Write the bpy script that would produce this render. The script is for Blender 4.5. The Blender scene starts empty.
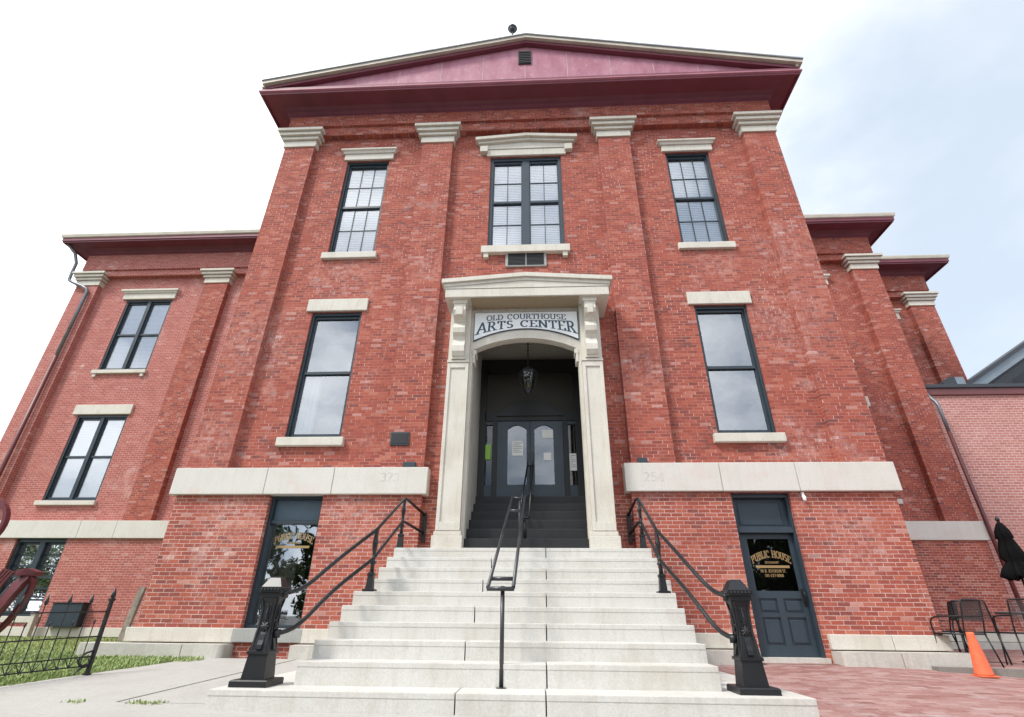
import bpy, bmesh, math, random
from mathutils import Vector, Matrix
R = math.radians
random.seed(7)
sc = bpy.context.scene
COL = sc.collection
ZO = 0.75                       # lifts the surveyed heights so that the pavement in front of the steps lies near zero

# ------------------------------------------------------------------ camera
cd = bpy.data.cameras.new('camera'); cam = bpy.data.objects.new('camera', cd); COL.objects.link(cam)
F, PIT, YAW, ROLL = 504.0, .477031773, -.0512991, .0095575
fw = Vector((math.sin(YAW)*math.cos(PIT), math.cos(YAW)*math.cos(PIT), math.sin(PIT)))
r0 = Vector((math.cos(YAW), -math.sin(YAW), 0)); u0 = r0.cross(fw)
rt = math.cos(ROLL)*r0 + math.sin(ROLL)*u0; up = -math.sin(ROLL)*r0 + math.cos(ROLL)*u0
m3 = Matrix((rt, up, -fw)).transposed()
cam.matrix_world = Matrix.Translation((.188968, -9.0, ZO)) @ m3.to_4x4()
cd.sensor_fit = 'HORIZONTAL'; cd.sensor_width = 36; cd.lens = F/1024*36
cd.clip_start = .05; cd.clip_end = 3000
sc.camera = cam

# ------------------------------------------------------------------ sky, sun, exposure
SUN_EL, SUN_AZ = R(50), R(-130)         # azimuth from +Y towards +X: behind the camera, to the left
w = bpy.data.worlds.new('World'); sc.world = w; w.use_nodes = True
nt = w.node_tree; nt.nodes.clear()
def N(t, **k):
    n = nt.nodes.new(t)
    for a, b in k.items(): setattr(n, a, b)
    return n
out = N('ShaderNodeOutputWorld'); bg = N('ShaderNodeBackground'); bg.inputs[1].default_value = .12
sky = N('ShaderNodeTexSky', sky_type='NISHITA', sun_disc=False)
sky.sun_elevation = SUN_EL; sky.sun_rotation = SUN_AZ
sky.air_density = 1.0; sky.dust_density = 2.0; sky.ozone_density = 1.0
tc = N('ShaderNodeTexCoord'); sep = N('ShaderNodeSeparateXYZ')
nt.links.new(tc.outputs['Generated'], sep.inputs[0])
mp = N('ShaderNodeMapping'); mp.inputs['Scale'].default_value = (1, 1, 1.8)
nt.links.new(tc.outputs['Generated'], mp.inputs[0])
n1 = N('ShaderNodeTexNoise'); n1.inputs['Scale'].default_value = 2.2; n1.inputs['Detail'].default_value = 7; n1.inputs['Roughness'].default_value = .55
nt.links.new(mp.outputs[0], n1.inputs[0])
# clouds are thicker to the west (left) than to the east
def ramp(src, p0, c0, p1, c1):
    r_ = N('ShaderNodeValToRGB'); e = r_.color_ramp.elements
    e[0].position, e[1].position = p0, p1; e[0].color, e[1].color = (*c0, 1), (*c1, 1)
    nt.links.new(src, r_.inputs[0]); return r_.outputs[0]
def wmix(f, a, b):
    m_ = N('ShaderNodeMix', data_type='RGBA'); nt.links.new(f, m_.inputs[0])
    for k_, v_ in ((6, a), (7, b)): nt.links.new(v_, m_.inputs[k_])
    return m_.outputs[2]
n2 = N('ShaderNodeTexNoise'); n2.inputs['Scale'].default_value = 3.1; n2.inputs['Detail'].default_value = 5
nt.links.new(mp.outputs[0], n2.inputs[0])
front = ramp(n1.outputs[0], .36, (2.75, 3.15, 3.6), .64, (3.55, 3.75, 4.0))       # thin pale veil over the east
west = ramp(n2.outputs[0], .3, (6.0, 6.1, 6.2), .7, (8.0, 8.0, 8.0))           # bright cloud to the west
xw = N('ShaderNodeMapRange', interpolation_type='SMOOTHSTEP'); xw.inputs[1].default_value = .62; xw.inputs[2].default_value = -.05
xn = N('ShaderNodeMath', operation='MULTIPLY_ADD'); xn.inputs[1].default_value = -.7; xn.inputs[2].default_value = .35
nt.links.new(n1.outputs[0], xn.inputs[0])
xa = N('ShaderNodeMath', operation='ADD'); nt.links.new(sep.outputs[0], xa.inputs[0]); nt.links.new(xn.outputs[0], xa.inputs[1]); nt.links.new(xa.outputs[0], xw.inputs[0])
ahead = wmix(xw.outputs[0], front, west)
behind = ramp(n2.outputs[0], .40, (2.2, 2.75, 3.5), .60, (8.6, 8.7, 8.8))       # broken cloud behind the camera
yb = N('ShaderNodeMapRange'); yb.inputs[1].default_value = .0; yb.inputs[2].default_value = -.35; nt.links.new(sep.outputs[1], yb.inputs[0])
cloud = wmix(yb.outputs[0], ahead, behind)
cov = N('ShaderNodeValue'); cov.outputs[0].default_value = .88
mx = N('ShaderNodeMix', data_type='RGBA')
nt.links.new(cov.outputs[0], mx.inputs[0]); nt.links.new(sky.outputs[0], mx.inputs[6]); nt.links.new(cloud, mx.inputs[7])
nt.links.new(mx.outputs[2], bg.inputs[0]); nt.links.new(bg.outputs[0], out.inputs[0])
sd = bpy.data.lights.new('sun', 'SUN'); so = bpy.data.objects.new('sun', sd); COL.objects.link(so)
sd.energy = 1.5; sd.angle = R(11); sd.color = (1, .96, .9)
sv = Vector((math.sin(SUN_AZ)*math.cos(SUN_EL), math.cos(SUN_AZ)*math.cos(SUN_EL), math.sin(SUN_EL)))
so.rotation_euler = sv.to_track_quat('Z', 'Y').to_euler(); so.location = (-20, -20, 30)
vs = sc.view_settings; vs.view_transform = 'Standard'; vs.look = 'None'; vs.exposure = 1.2; vs.gamma = 1
vs.use_curve_mapping = False
sc.render.engine = 'CYCLES'
sc.cycles.use_denoising = True
sc.cycles.max_bounces = 8; sc.cycles.transparent_max_bounces = 12

# ------------------------------------------------------------------ materials
def newmat(name):
    m = bpy.data.materials.new(name); m.use_nodes = True
    return m, m.node_tree, m.node_tree.nodes['Principled BSDF']
def node(t, typ, **k):
    n = t.nodes.new(typ)
    for a, b in k.items(): setattr(n, a, b)
    return n
def math_(t, op, a, b=None, c=None):
    n = node(t, 'ShaderNodeMath', operation=op)
    for i, v in enumerate((a, b, c)):
        if v is None: continue
        if isinstance(v, (int, float)): n.inputs[i].default_value = v
        else: t.links.new(v, n.inputs[i])
    return n.outputs[0]
def mixc(t, f, a, b, blend='MIX'):
    n = node(t, 'ShaderNodeMix', data_type='RGBA', blend_type=blend)
    for i, v in ((0, f), (6, a), (7, b)):
        if isinstance(v, (int, float)): n.inputs[i].default_value = v
        elif isinstance(v, tuple): n.inputs[i].default_value = (*v, 1)
        else: t.links.new(v, n.inputs[i])
    return n.outputs[2]
def noise(t, vec, scale, detail=4, rough=.55, lo=None, hi=None):
    n = node(t, 'ShaderNodeTexNoise'); n.inputs['Scale'].default_value = scale
    n.inputs['Detail'].default_value = detail; n.inputs['Roughness'].default_value = rough
    t.links.new(vec, n.inputs[0])
    o = n.outputs[0]
    if lo is not None:
        mr = node(t, 'ShaderNodeMapRange'); mr.inputs[1].default_value = lo; mr.inputs[2].default_value = hi
        t.links.new(o, mr.inputs[0]); o = mr.outputs[0]
    return o
def pos(t):
    return node(t, 'ShaderNodeNewGeometry').outputs['Position']
def bump(t, b, h, dist, strength=1):
    n = node(t, 'ShaderNodeBump'); n.inputs['Distance'].default_value = dist; n.inputs['Strength'].default_value = strength
    t.links.new(h, n.inputs['Height']); t.links.new(n.outputs[0], b.inputs['Normal'])

def plain(name, col, rough=.6, metal=0, var=.12, scale=3, bmp=0, spec=None, fine=0):
    m, t, b = newmat(name)
    P = pos(t)
    f = noise(t, P, scale, 5, .6, .3, .7)
    d = tuple(c*(1-var) for c in col); l = tuple(min(1, c*(1+var)) for c in col)
    c = mixc(t, f, d, l)
    if fine:
        g = noise(t, P, 60, 3, .6, .3, .7)
        c = mixc(t, fine, c, mixc(t, g, tuple(x*.6 for x in col), tuple(min(1, x*1.3) for x in col)))
    t.links.new(c, b.inputs['Base Color'])
    b.inputs['Roughness'].default_value = rough; b.inputs['Metallic'].default_value = metal
    if spec is not None: b.inputs['Specular IOR Level'].default_value = spec
    if bmp: bump(t, b, noise(t, P, 40, 4), bmp)
    return m

def brick(name, palette, mortar, bw=.192, bh=.0645, mw=.0085, wash=.48, washcol=(.66, .48, .43), old=1.0, flat=False, low=None, patches=()):
    """running-bond bricks laid out in metres; each brick takes its own tone"""
    m, t, b = newmat(name)
    P = pos(t); s = node(t, 'ShaderNodeSeparateXYZ'); t.links.new(P, s.inputs[0])
    if flat: U, V = s.outputs[0], s.outputs[1]
    else:
        gn = node(t, 'ShaderNodeNewGeometry'); sn = node(t, 'ShaderNodeSeparateXYZ'); t.links.new(gn.outputs['True Normal'], sn.inputs[0])
        flatf = math_(t, 'GREATER_THAN', math_(t, 'ABSOLUTE', sn.outputs[2]), .7); inv = math_(t, 'SUBTRACT', 1, flatf)
        U = math_(t, 'ADD', s.outputs[0], math_(t, 'MULTIPLY', s.outputs[1], inv))
        V = math_(t, 'ADD', math_(t, 'MULTIPLY', s.outputs[2], inv), math_(t, 'MULTIPLY', math_(t, 'MULTIPLY', s.outputs[1], flatf), .33))
    wob = noise(t, P, 9, 2)
    U = math_(t, 'ADD', U, math_(t, 'MULTIPLY', math_(t, 'SUBTRACT', wob, .5), .02*old))
    V = math_(t, 'ADD', V, math_(t, 'MULTIPLY', math_(t, 'SUBTRACT', noise(t, P, 5, 2), .5), .012*old))
    vr = math_(t, 'DIVIDE', V, bh); row = math_(t, 'FLOOR', vr)
    off = math_(t, 'MULTIPLY', math_(t, 'MODULO', math_(t, 'ADD', row, 2000), 2), .5)
    jit = node(t, 'ShaderNodeTexWhiteNoise', noise_dimensions='1D'); t.links.new(row, jit.inputs['W'])
    ur = math_(t, 'ADD', math_(t, 'DIVIDE', U, bw), math_(t, 'ADD', off, math_(t, 'MULTIPLY', jit.outputs[0], .18*old)))
    col = math_(t, 'FLOOR', ur)
    fu = math_(t, 'SUBTRACT', ur, col); fv = math_(t, 'SUBTRACT', vr, row)
    du = math_(t, 'MULTIPLY', math_(t, 'MINIMUM', fu, math_(t, 'SUBTRACT', 1, fu)), bw)
    dv = math_(t, 'MULTIPLY', math_(t, 'MINIMUM', fv, math_(t, 'SUBTRACT', 1, fv)), bh)
    d = math_(t, 'MINIMUM', du, dv)
    mr = node(t, 'ShaderNodeMapRange', interpolation_type='SMOOTHSTEP')
    mr.inputs[1].default_value = mw*.35; mr.inputs[2].default_value = mw*.8
    t.links.new(d, mr.inputs[0]); face = mr.outputs[0]
    cv = node(t, 'ShaderNodeCombineXYZ'); t.links.new(col, cv.inputs[0]); t.links.new(row, cv.inputs[1])
    wn = node(t, 'ShaderNodeTexWhiteNoise', noise_dimensions='2D'); t.links.new(cv.outputs[0], wn.inputs['Vector'])
    # patches of older, darker bricks make neighbours alike
    pick = math_(t, 'ADD', math_(t, 'MULTIPLY', wn.outputs[0], .78), math_(t, 'MULTIPLY', noise(t, P, .55, 4, .6, .25, .75), .22))
    rp = node(t, 'ShaderNodeValToRGB'); rp.color_ramp.interpolation = 'LINEAR'
    els = rp.color_ramp.elements
    while len(els) < len(palette): els.new(.5)
    for e, (p, c) in zip(els, palette): e.position = p; e.color = (*c, 1)
    t.links.new(pick, rp.inputs[0])
    grain = noise(t, P, 34, 6, .75, .28, .72)
    bc = mixc(t, .30, rp.outputs[0], mixc(t, grain, (.07, .02, .02), (.66, .26, .19)))
    scuff = noise(t, P, 11, 6, .75, .60, .68)
    soot = noise(t, P, 1.7, 8, .75, .54, .70)
    bc = mixc(t, math_(t, 'MULTIPLY', soot, .38*old), bc, (.13, .062, .062))
    bc = mixc(t, math_(t, 'MULTIPLY', scuff, .42*old), bc, (.64, .38, .31))
    # lime bloom and old paint: a wash over scattered patches, plus single pale bricks
    w1 = noise(t, P, 1.0, 8, .78, .56, .68)
    wn2 = node(t, 'ShaderNodeTexWhiteNoise', noise_dimensions='3D')
    cv2 = node(t, 'ShaderNodeCombineXYZ'); t.links.new(col, cv2.inputs[0]); t.links.new(row, cv2.inputs[1]); cv2.inputs[2].default_value = 3.3
    t.links.new(cv2.outputs[0], wn2.inputs['Vector'])
    w2 = math_(t, 'MULTIPLY', math_(t, 'GREATER_THAN', wn2.outputs[0], .968), math_(t, 'ADD', .38, w1))
    fac = math_(t, 'MINIMUM', math_(t, 'MULTIPLY', math_(t, 'ADD', math_(t, 'MULTIPLY', w1, wash), math_(t, 'MULTIPLY', w2, old*.9)), 1), .9)
    bc = mixc(t, math_(t, 'MULTIPLY', fac, math_(t, 'ADD', .4, grain)), bc, washcol)
    if patches:                 # lime bloom where damp has come through: under sills and down the piers
        gr = noise(t, P, 8, 8, .8, .46, .62); tot = None
        for px, pz, pr in patches:
            vm = node(t, 'ShaderNodeVectorMath', operation='DISTANCE'); cmb = node(t, 'ShaderNodeCombineXYZ')
            t.links.new(s.outputs[0], cmb.inputs[0]); t.links.new(s.outputs[2], cmb.inputs[2])
            t.links.new(cmb.outputs[0], vm.inputs[0]); vm.inputs[1].default_value = (px, 0, pz+ZO)
            mk = node(t, 'ShaderNodeMapRange', interpolation_type='SMOOTHSTEP'); mk.inputs[1].default_value = pr; mk.inputs[2].default_value = pr*.2
            t.links.new(vm.outputs['Value'], mk.inputs[0])
            tot = mk.outputs[0] if tot is None else math_(t, 'MAXIMUM', tot, mk.outputs[0])
        bc = mixc(t, math_(t, 'MULTIPLY', math_(t, 'MULTIPLY', tot, gr), .40), bc, (.66, .47, .42))
    mn = noise(t, P, 2.3, 5, .65, .35, .65)
    mc = mixc(t, mn, mortar[0], mortar[1])
    # upright joints that kept their lime mortar show as small pale ticks
    wn3 = node(t, 'ShaderNodeTexWhiteNoise', noise_dimensions='3D'); cv3 = node(t, 'ShaderNodeCombineXYZ')
    t.links.new(math_(t, 'FLOOR', math_(t, 'ADD', ur, .5)), cv3.inputs[0]); t.links.new(row, cv3.inputs[1]); cv3.inputs[2].default_value = 7.7
    t.links.new(cv3.outputs[0], wn3.inputs['Vector'])
    tick = math_(t, 'MULTIPLY', math_(t, 'MULTIPLY', math_(t, 'GREATER_THAN', wn3.outputs[0], .55), math_(t, 'LESS_THAN', du, dv)), math_(t, 'MULTIPLY', noise(t, P, .8, 4, .7, .38, .62), (0 if flat else .62)*old))
    mc = mixc(t, tick, mc, (.74, .62, .60))
    if low is not None:         # brick above the belt is tinted slightly darker
        um = node(t, 'ShaderNodeMapRange'); um.inputs[1].default_value = low-.02; um.inputs[2].default_value = low+.02; t.links.new(s.outputs[2], um.inputs[0])
        bc = mixc(t, um.outputs[0], bc, mixc(t, 1.0, bc, (.93, .92, .95), 'MULTIPLY'))
    if low is not None:         # the ground storey was repointed with pale mortar
        lm = node(t, 'ShaderNodeMapRange'); lm.inputs[1].default_value = low+.02; lm.inputs[2].default_value = low-.02
        t.links.new(s.outputs[2], lm.inputs[0])
        mc = mixc(t, math_(t, 'MULTIPLY', lm.outputs[0], .85), mc, mixc(t, mn, (.44, .24, .21), (.66, .50, .46)))
    c = mixc(t, face, mc, bc)
    t.links.new(c, b.inputs['Base Color'])
    b.inputs['Roughness'].default_value = .88; b.inputs['Specular IOR Level'].default_value = .25
    h = math_(t, 'ADD', math_(t, 'MULTIPLY', face, .8), math_(t, 'MULTIPLY', grain, .35))
    bump(t, b, h, .006, .45)
    return m

OLD = [(0, (.13, .085, .095)), (.07, (.13, .045, .045)), (.20, (.25, .053, .037)), (.50, (.355, .071, .044)), (.80, (.42, .105, .060)), (.96, (.57, .25, .18))]
M = {}
M['brick'] = brick('old_red_brick', OLD, ((.29, .095, .075), (.45, .23, .19)), low=2.0+ZO,
    patches=((-4.1, 6.95, 1.0), (-2.2, 7.0, .6), (5.75, 7.2, 1.1), (5.4, 5.6, 1.3), (-5.7, 5.2, 1.3), (-2.25, 5.5, .8), (4.2, 7.1, .8), (-6.0, 3.0, .8), (-5.2, 1.5, .9), (2.3, 4.4, .8), (4.9, 2.9, .8), (-3.0, 1.5, .7), (5.4, 1.2, .8)))
M['brickL'] = brick('pink_washed_brick', [(0, (.30, .085, .08)), (.3, (.36, .095, .08)), (.7, (.41, .12, .10)), (1, (.48, .17, .145))],
                    ((.48, .25, .22), (.62, .40, .37)), wash=.5, old=.6)
M['brickN'] = brick('pale_rose_brick', [(0, (.36, .15, .13)), (.4, (.43, .2, .17)), (1, (.5, .25, .21))],
                    ((.50, .36, .35), (.62, .48, .47)), wash=.3, old=.4, bw=.22, bh=.078, mw=.013)
M['paver'] = brick('clay_paver', [(0, (.17, .09, .086)), (.3, (.25, .145, .138)), (.6, (.32, .215, .208)), (1, (.42, .33, .32))],
                   ((.25, .13, .11), (.42, .27, .25)), bw=.2, bh=.1, mw=.008, wash=.9, washcol=(.44, .38, .375), old=1, flat=True)

def stone(name, col, stain=(.42, .37, .28), amt=.5, pink=False, rough=.8, bmp=.003):
    m, t, b = newmat(name); P = pos(t)
    f = noise(t, P, 1.6, 6, .65, .45, .75)
    g = noise(t, P, 55, 4, .6, .3, .7)
    mpn = node(t, 'ShaderNodeMapping'); mpn.inputs['Scale'].default_value = (6, 6, .7); t.links.new(P, mpn.inputs[0])
    st = noise(t, mpn.outputs[0], 2.0, 5, .6, .5, .8)
    c = mixc(t, g, tuple(x*.9 for x in col), tuple(min(1, x*1.07) for x in col))
    c = mixc(t, math_(t, 'MULTIPLY', f, amt*.55), c, stain)
    c = mixc(t, math_(t, 'MULTIPLY', st, amt*.4), c, tuple(x*.75 for x in stain))
    if pink:
        c = mixc(t, math_(t, 'MULTIPLY', noise(t, P, .9, 5, .7, .58, .72), .35), c, (.66, .42, .38))
    t.links.new(c, b.inputs['Base Color']); b.inputs['Roughness'].default_value = rough
    b.inputs['Specular IOR Level'].default_value = .3
    bump(t, b, g, bmp, .6)
    return m
M['stone'] = stone('limestone', (.62, .59, .52), stain=(.36, .31, .23), amt=.65)
M['belt'] = stone('belt_limestone', (.63, .61, .56), amt=.4, pink=True)
M['step'] = stone('step_limestone', (.585, .575, .54), stain=(.42, .36, .28), amt=.75, bmp=.001)
M['concrete'] = stone('path_concrete', (.42, .41, .385), stain=(.31, .29, .25), amt=.7, rough=.9)
M['kerb'] = stone('kerb_concrete', (.22, .21, .19), stain=(.12, .11, .1), amt=.8)
M['tan'] = stone('tan_stained_shaded_stone', (.34, .27, .18), stain=(.24, .18, .11), amt=.7)  # tan stain plus the shade of an underside, both put into the colour
M['ledge'] = stone('ledge_concrete', (.56, .54, .49), stain=(.27, .25, .21), amt=.9, rough=.9)
M['sillgrey'] = stone('grey_stone', (.36, .36, .34), stain=(.22, .22, .2), amt=.6)
M['slate'] = plain('slate_blue_paint', (.029, .046, .063), .42, var=.12)
M['slatelight'] = plain('faded_slate_paint', (.075, .115, .15), .5, var=.15)
M['frame'] = plain('dark_frame_paint', (.022, .036, .048), .4, var=.2)
M['black'] = plain('black_iron_paint', (.010, .011, .013), .42, var=.25, bmp=.001)
M['newelpaint'] = plain('gloss_black_paint', (.008, .009, .011), .38, var=.3, bmp=.0008)
M['blackwood'] = plain('black_vestibule_paint', (.010, .010, .010), .5)
M['rubber'] = plain('dark_stair_rubber', (.010, .0105, .012), .55, var=.25, scale=6)
M['steel'] = plain('dull_rail_steel', (.09, .09, .095), .38, metal=.7, var=.2)
M['maroon'] = plain('maroon_cornice_paint', (.16, .036, .056), .55, var=.16, scale=1.5)
M['pinkedge'] = plain('faded_maroon_paint', (.36, .13, .17), .6, var=.15)
M['pinkseam'] = plain('pale_seam_paint', (.46, .30, .30), .6, var=.3, scale=6)
M['gutter'] = plain('cream_gutter_paint', (.52, .48, .40), .55, var=.15, scale=2)
M['guttergrey'] = plain('galvanised_flashing', (.36, .38, .40), .5, metal=.2)
M['plaster'] = plain('vestibule_plaster', (.42, .40, .36), .85, var=.1)
M['white'] = plain('white_blind', (.90, .91, .92), .7, var=.02)
M['curtain'] = plain('white_curtain', (.8, .8, .8), .8, var=.05)
M['paper'] = plain('white_paper', (.82, .82, .80), .8, var=.03)
M['green'] = plain('green_paper', (.30, .55, .10), .8, var=.05)
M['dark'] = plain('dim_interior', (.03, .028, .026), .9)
M['roof'] = plain('roof_felt', (.10, .10, .11), .9)
M['sign'] = plain('white_sign_panel', (.78, .80, .80), .45, var=.03)
M['navy'] = plain('navy_letter_paint', (.025, .06, .10), .5)
M['gold'] = plain('gold_leaf_letter', (.33, .225, .10), .5, metal=.15)
M['carve'] = plain('carved_stone_shade', (.56, .54, .49), .9)
M['pipe'] = plain('maroon_pipe_paint', (.13, .035, .035), .45)
M['pipegrey'] = plain('galvanised_pipe', (.17, .18, .20), .4, metal=.4)
M['red_steel'] = plain('maroon_steel_paint', (.12, .025, .032), .38, var=.15)
M['orange'] = plain('orange_plastic', (.80, .15, .06), .55, var=.14, scale=14)
M['soil'] = plain('dark_soil', (.045, .036, .028), .95, var=.4, scale=12)
M['lawn'] = plain('lawn_earth', (.15, .18, .06), .95, var=.3, scale=5)
M['asphalt'] = plain('asphalt', (.10, .098, .092), .9, var=.15, scale=2, fine=.3)
M['canvas'] = plain('black_canvas', (.0045, .0045, .005), .9, var=.2, spec=.15)
M['mesh'] = plain('dark_chair_mesh', (.06, .056, .058), .5, var=.2)
M['oldwood'] = plain('weathered_wood', (.22, .19, .15), .9, var=.35, scale=9, bmp=.004)
M['bluesteel'] = plain('blue_grey_steel', (.20, .24, .28), .45, metal=.2)
M['darksteel'] = plain('dark_steel', (.03, .035, .045), .5)
M['bark'] = plain('tree_bark', (.09, .065, .045), .95, var=.3, scale=8)

def tymp_mat():
    m, t, b = newmat('worn_pink_paint'); P = pos(t)
    mpn = node(t, 'ShaderNodeMapping'); mpn.inputs['Scale'].default_value = (1.4, 1, .55); t.links.new(P, mpn.inputs[0])
    f = noise(t, mpn.outputs[0], 2.2, 6, .65, .35, .68)
    g = noise(t, P, 7, 5, .7, .58, .70)
    c = mixc(t, f, (.33, .115, .165), (.45, .21, .265))
    c = mixc(t, math_(t, 'MULTIPLY', g, .4), c, (.58, .42, .42))
    t.links.new(c, b.inputs['Base Color']); b.inputs['Roughness'].default_value = .6
    return m
M['tymp'] = tymp_mat()

def glass(name, refl, tint=(.9, .92, .93), rough=.015):
    m = bpy.data.materials.new(name); m.use_nodes = True; t = m.node_tree; t.nodes.clear()
    o = node(t, 'ShaderNodeOutputMaterial'); mx = node(t, 'ShaderNodeMixShader')
    tr = node(t, 'ShaderNodeBsdfTransparent'); tr.inputs[0].default_value = (*tint, 1)
    gl = node(t, 'ShaderNodeBsdfGlossy'); gl.inputs['Roughness'].default_value = rough; gl.inputs[0].default_value = (.93, .96, 1, 1)
    P = pos(t); nb = node(t, 'ShaderNodeBump'); nb.inputs['Distance'].default_value = .004; nb.inputs['Strength'].default_value = .35
    t.links.new(noise(t, P, 2.5, 2), nb.inputs['Height']); t.links.new(nb.outputs[0], gl.inputs['Normal'])
    fr = node(t, 'ShaderNodeFresnel'); fr.inputs[0].default_value = 1.5
    f = math_(t, 'MINIMUM', math_(t, 'ADD', fr.outputs[0], refl), 1)
    t.links.new(f, mx.inputs[0]); t.links.new(tr.outputs[0], mx.inputs[1]); t.links.new(gl.outputs[0], mx.inputs[2])
    t.links.new(mx.outputs[0], o.inputs[0])
    return m
M['glass'] = glass('window_glass', .27, (.75, .78, .8))
M['glassup'] = glass('upper_window_glass', .26, (.98, .985, .99))
M['glassdoor'] = glass('door_glass', .13, (.5, .52, .55))
M['glassdark'] = glass('dark_door_glass', .03, (.35, .36, .37))
M['glassshop'] = glass('shop_window_glass', .40, (.7, .72, .74))

def leafmat(name, a, b_):
    m, t, b = newmat(name); P = pos(t)
    f = noise(t, P, 1.2, 3, .6, .3, .7)
    t.links.new(mixc(t, f, a, b_), b.inputs['Base Color']); b.inputs['Roughness'].default_value = .6
    b.inputs['Specular IOR Level'].default_value = .2
    return m
M['leaf'] = leafmat('tree_leaves', (.03, .055, .014), (.07, .11, .03))
M['grass'] = leafmat('grass_blades', (.23, .31, .10), (.38, .46, .20))

# ------------------------------------------------------------------ shape helpers (surveyed metres; ZO is added when linked)
def BM(): return bmesh.new()
def box(bm, x0, x1, y0, y1, z0, z1, bev=0):
    vs_ = [bm.verts.new(p) for p in ((x0,y0,z0),(x1,y0,z0),(x1,y1,z0),(x0,y1,z0),(x0,y0,z1),(x1,y0,z1),(x1,y1,z1),(x0,y1,z1))]
    fs = [bm.faces.new([vs_[i] for i in q]) for q in ((0,3,2,1),(4,5,6,7),(0,1,5,4),(1,2,6,5),(2,3,7,6),(3,0,4,7))]
    if bev:
        es = list({e for f in fs for e in f.edges})
        bmesh.ops.bevel(bm, geom=es, offset=bev, segments=2, profile=.6, affect='EDGES')
    return bm
def quad(bm, *ps):
    return bm.faces.new([bm.verts.new(p) for p in ps])
def prism(bm, poly, y0, y1):        # polygon in (x, z), pushed from y0 to y1
    a = [bm.verts.new((x, y0, z)) for x, z in poly]; b = [bm.verts.new((x, y1, z)) for x, z in poly]
    n = len(poly)
    bm.faces.new(a); bm.faces.new(b[::-1])
    for i in range(n): bm.faces.new((a[i], b[i], b[(i+1) % n], a[(i+1) % n]))
    return bm
def slab(bm, poly, z0, z1, zf=None):         # polygon in (x, y)
    f = zf or (lambda x, y: 0)
    a = [bm.verts.new((x, y, z0+f(x, y))) for x, y in poly]; b = [bm.verts.new((x, y, z1+f(x, y))) for x, y in poly]
    n = len(poly)
    bm.faces.new(a[::-1]); bm.faces.new(b)
    for i in range(n): bm.faces.new((a[i], a[(i+1) % n], b[(i+1) % n], b[i]))
    return bm
def tube(bm, pts, r, n=10, caps=True):
    pts = [Vector(p) for p in pts]
    rs = [r[round(i*(len(r)-1)/(len(pts)-1))] for i in range(len(pts))] if isinstance(r, (list, tuple)) else [r]*len(pts)
    rings = []; prev = None
    for i, p in enumerate(pts):
        d = ((pts[i+1]-p).normalized() if i < len(pts)-1 else Vector()) + ((p-pts[i-1]).normalized() if i else Vector())
        d = d.normalized() if d.length > 1e-6 else Vector((0, 0, 1))
        if prev is None:
            a = Vector((0, 0, 1)) if abs(d.z) < .9 else Vector((1, 0, 0))
            u = d.cross(a).normalized()
        else:
            u = (prev - d*prev.dot(d)).normalized()
        prev = u; v = d.cross(u)
        rings.append([bm.verts.new(p + rs[i]*(math.cos(2*math.pi*k/n)*u + math.sin(2*math.pi*k/n)*v)) for k in range(n)])
    for a, b in zip(rings, rings[1:]):
        for k in range(n):
            f = bm.faces.new((a[k], a[(k+1) % n], b[(k+1) % n], b[k])); f.smooth = n > 6
    if caps: bm.faces.new(rings[0][::-1]); bm.faces.new(rings[-1])
    return bm
def smooth_path(pts, it=2):
    pts = [Vector(p) for p in pts]
    for _ in range(it):
        q = [pts[0]]
        for a, b in zip(pts, pts[1:]): q += [a*.75+b*.25, a*.25+b*.75]
        q.append(pts[-1]); pts = q
    return pts
def lathe(bm, prof, cx, cy, n=16, sq=False, smooth=True):
    rings = []
    for r, z in prof:
        rings.append([bm.verts.new((cx+r*math.cos(2*math.pi*(k+(.5 if sq else 0))/n), cy+r*math.sin(2*math.pi*(k+(.5 if sq else 0))/n), z)) for k in range(n)])
    for a, b in zip(rings, rings[1:]):
        for k in range(n):
            f = bm.faces.new((a[k], a[(k+1) % n], b[(k+1) % n], b[k])); f.smooth = smooth and not sq
    bm.faces.new(rings[0][::-1]); bm.faces.new(rings[-1])
    return bm
def sqtower(bm, prof, cx, cy):               # square section, half-widths
    lathe(bm, [(h*math.sqrt(2), z) for h, z in prof], cx, cy, 4, True)
def sweep(bm, path, prof, close=True):       # moulding along a plan polyline, profile (outward, z); outward is to the right of travel
    P = [Vector((x, y)) for x, y in path]; rings = []
    for i, p in enumerate(P):
        ns = []
        if i: d = (p-P[i-1]).normalized(); ns.append(Vector((d.y, -d.x)))
        if i < len(P)-1: d = (P[i+1]-p).normalized(); ns.append(Vector((d.y, -d.x)))
        n = sum(ns, Vector((0, 0)))
        n = n/(n.dot(ns[0])) if len(ns) > 1 else ns[0]
        rings.append([bm.verts.new((p.x+n.x*d, p.y+n.y*d, z)) for d, z in prof])
    k = len(prof)
    for a, b in zip(rings, rings[1:]):
        for j in range(k if close else k-1):
            bm.faces.new((a[j], b[j], b[(j+1) % k], a[(j+1) % k]))
    if close: bm.faces.new(rings[0]); bm.faces.new(rings[-1][::-1])
    return bm
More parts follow.
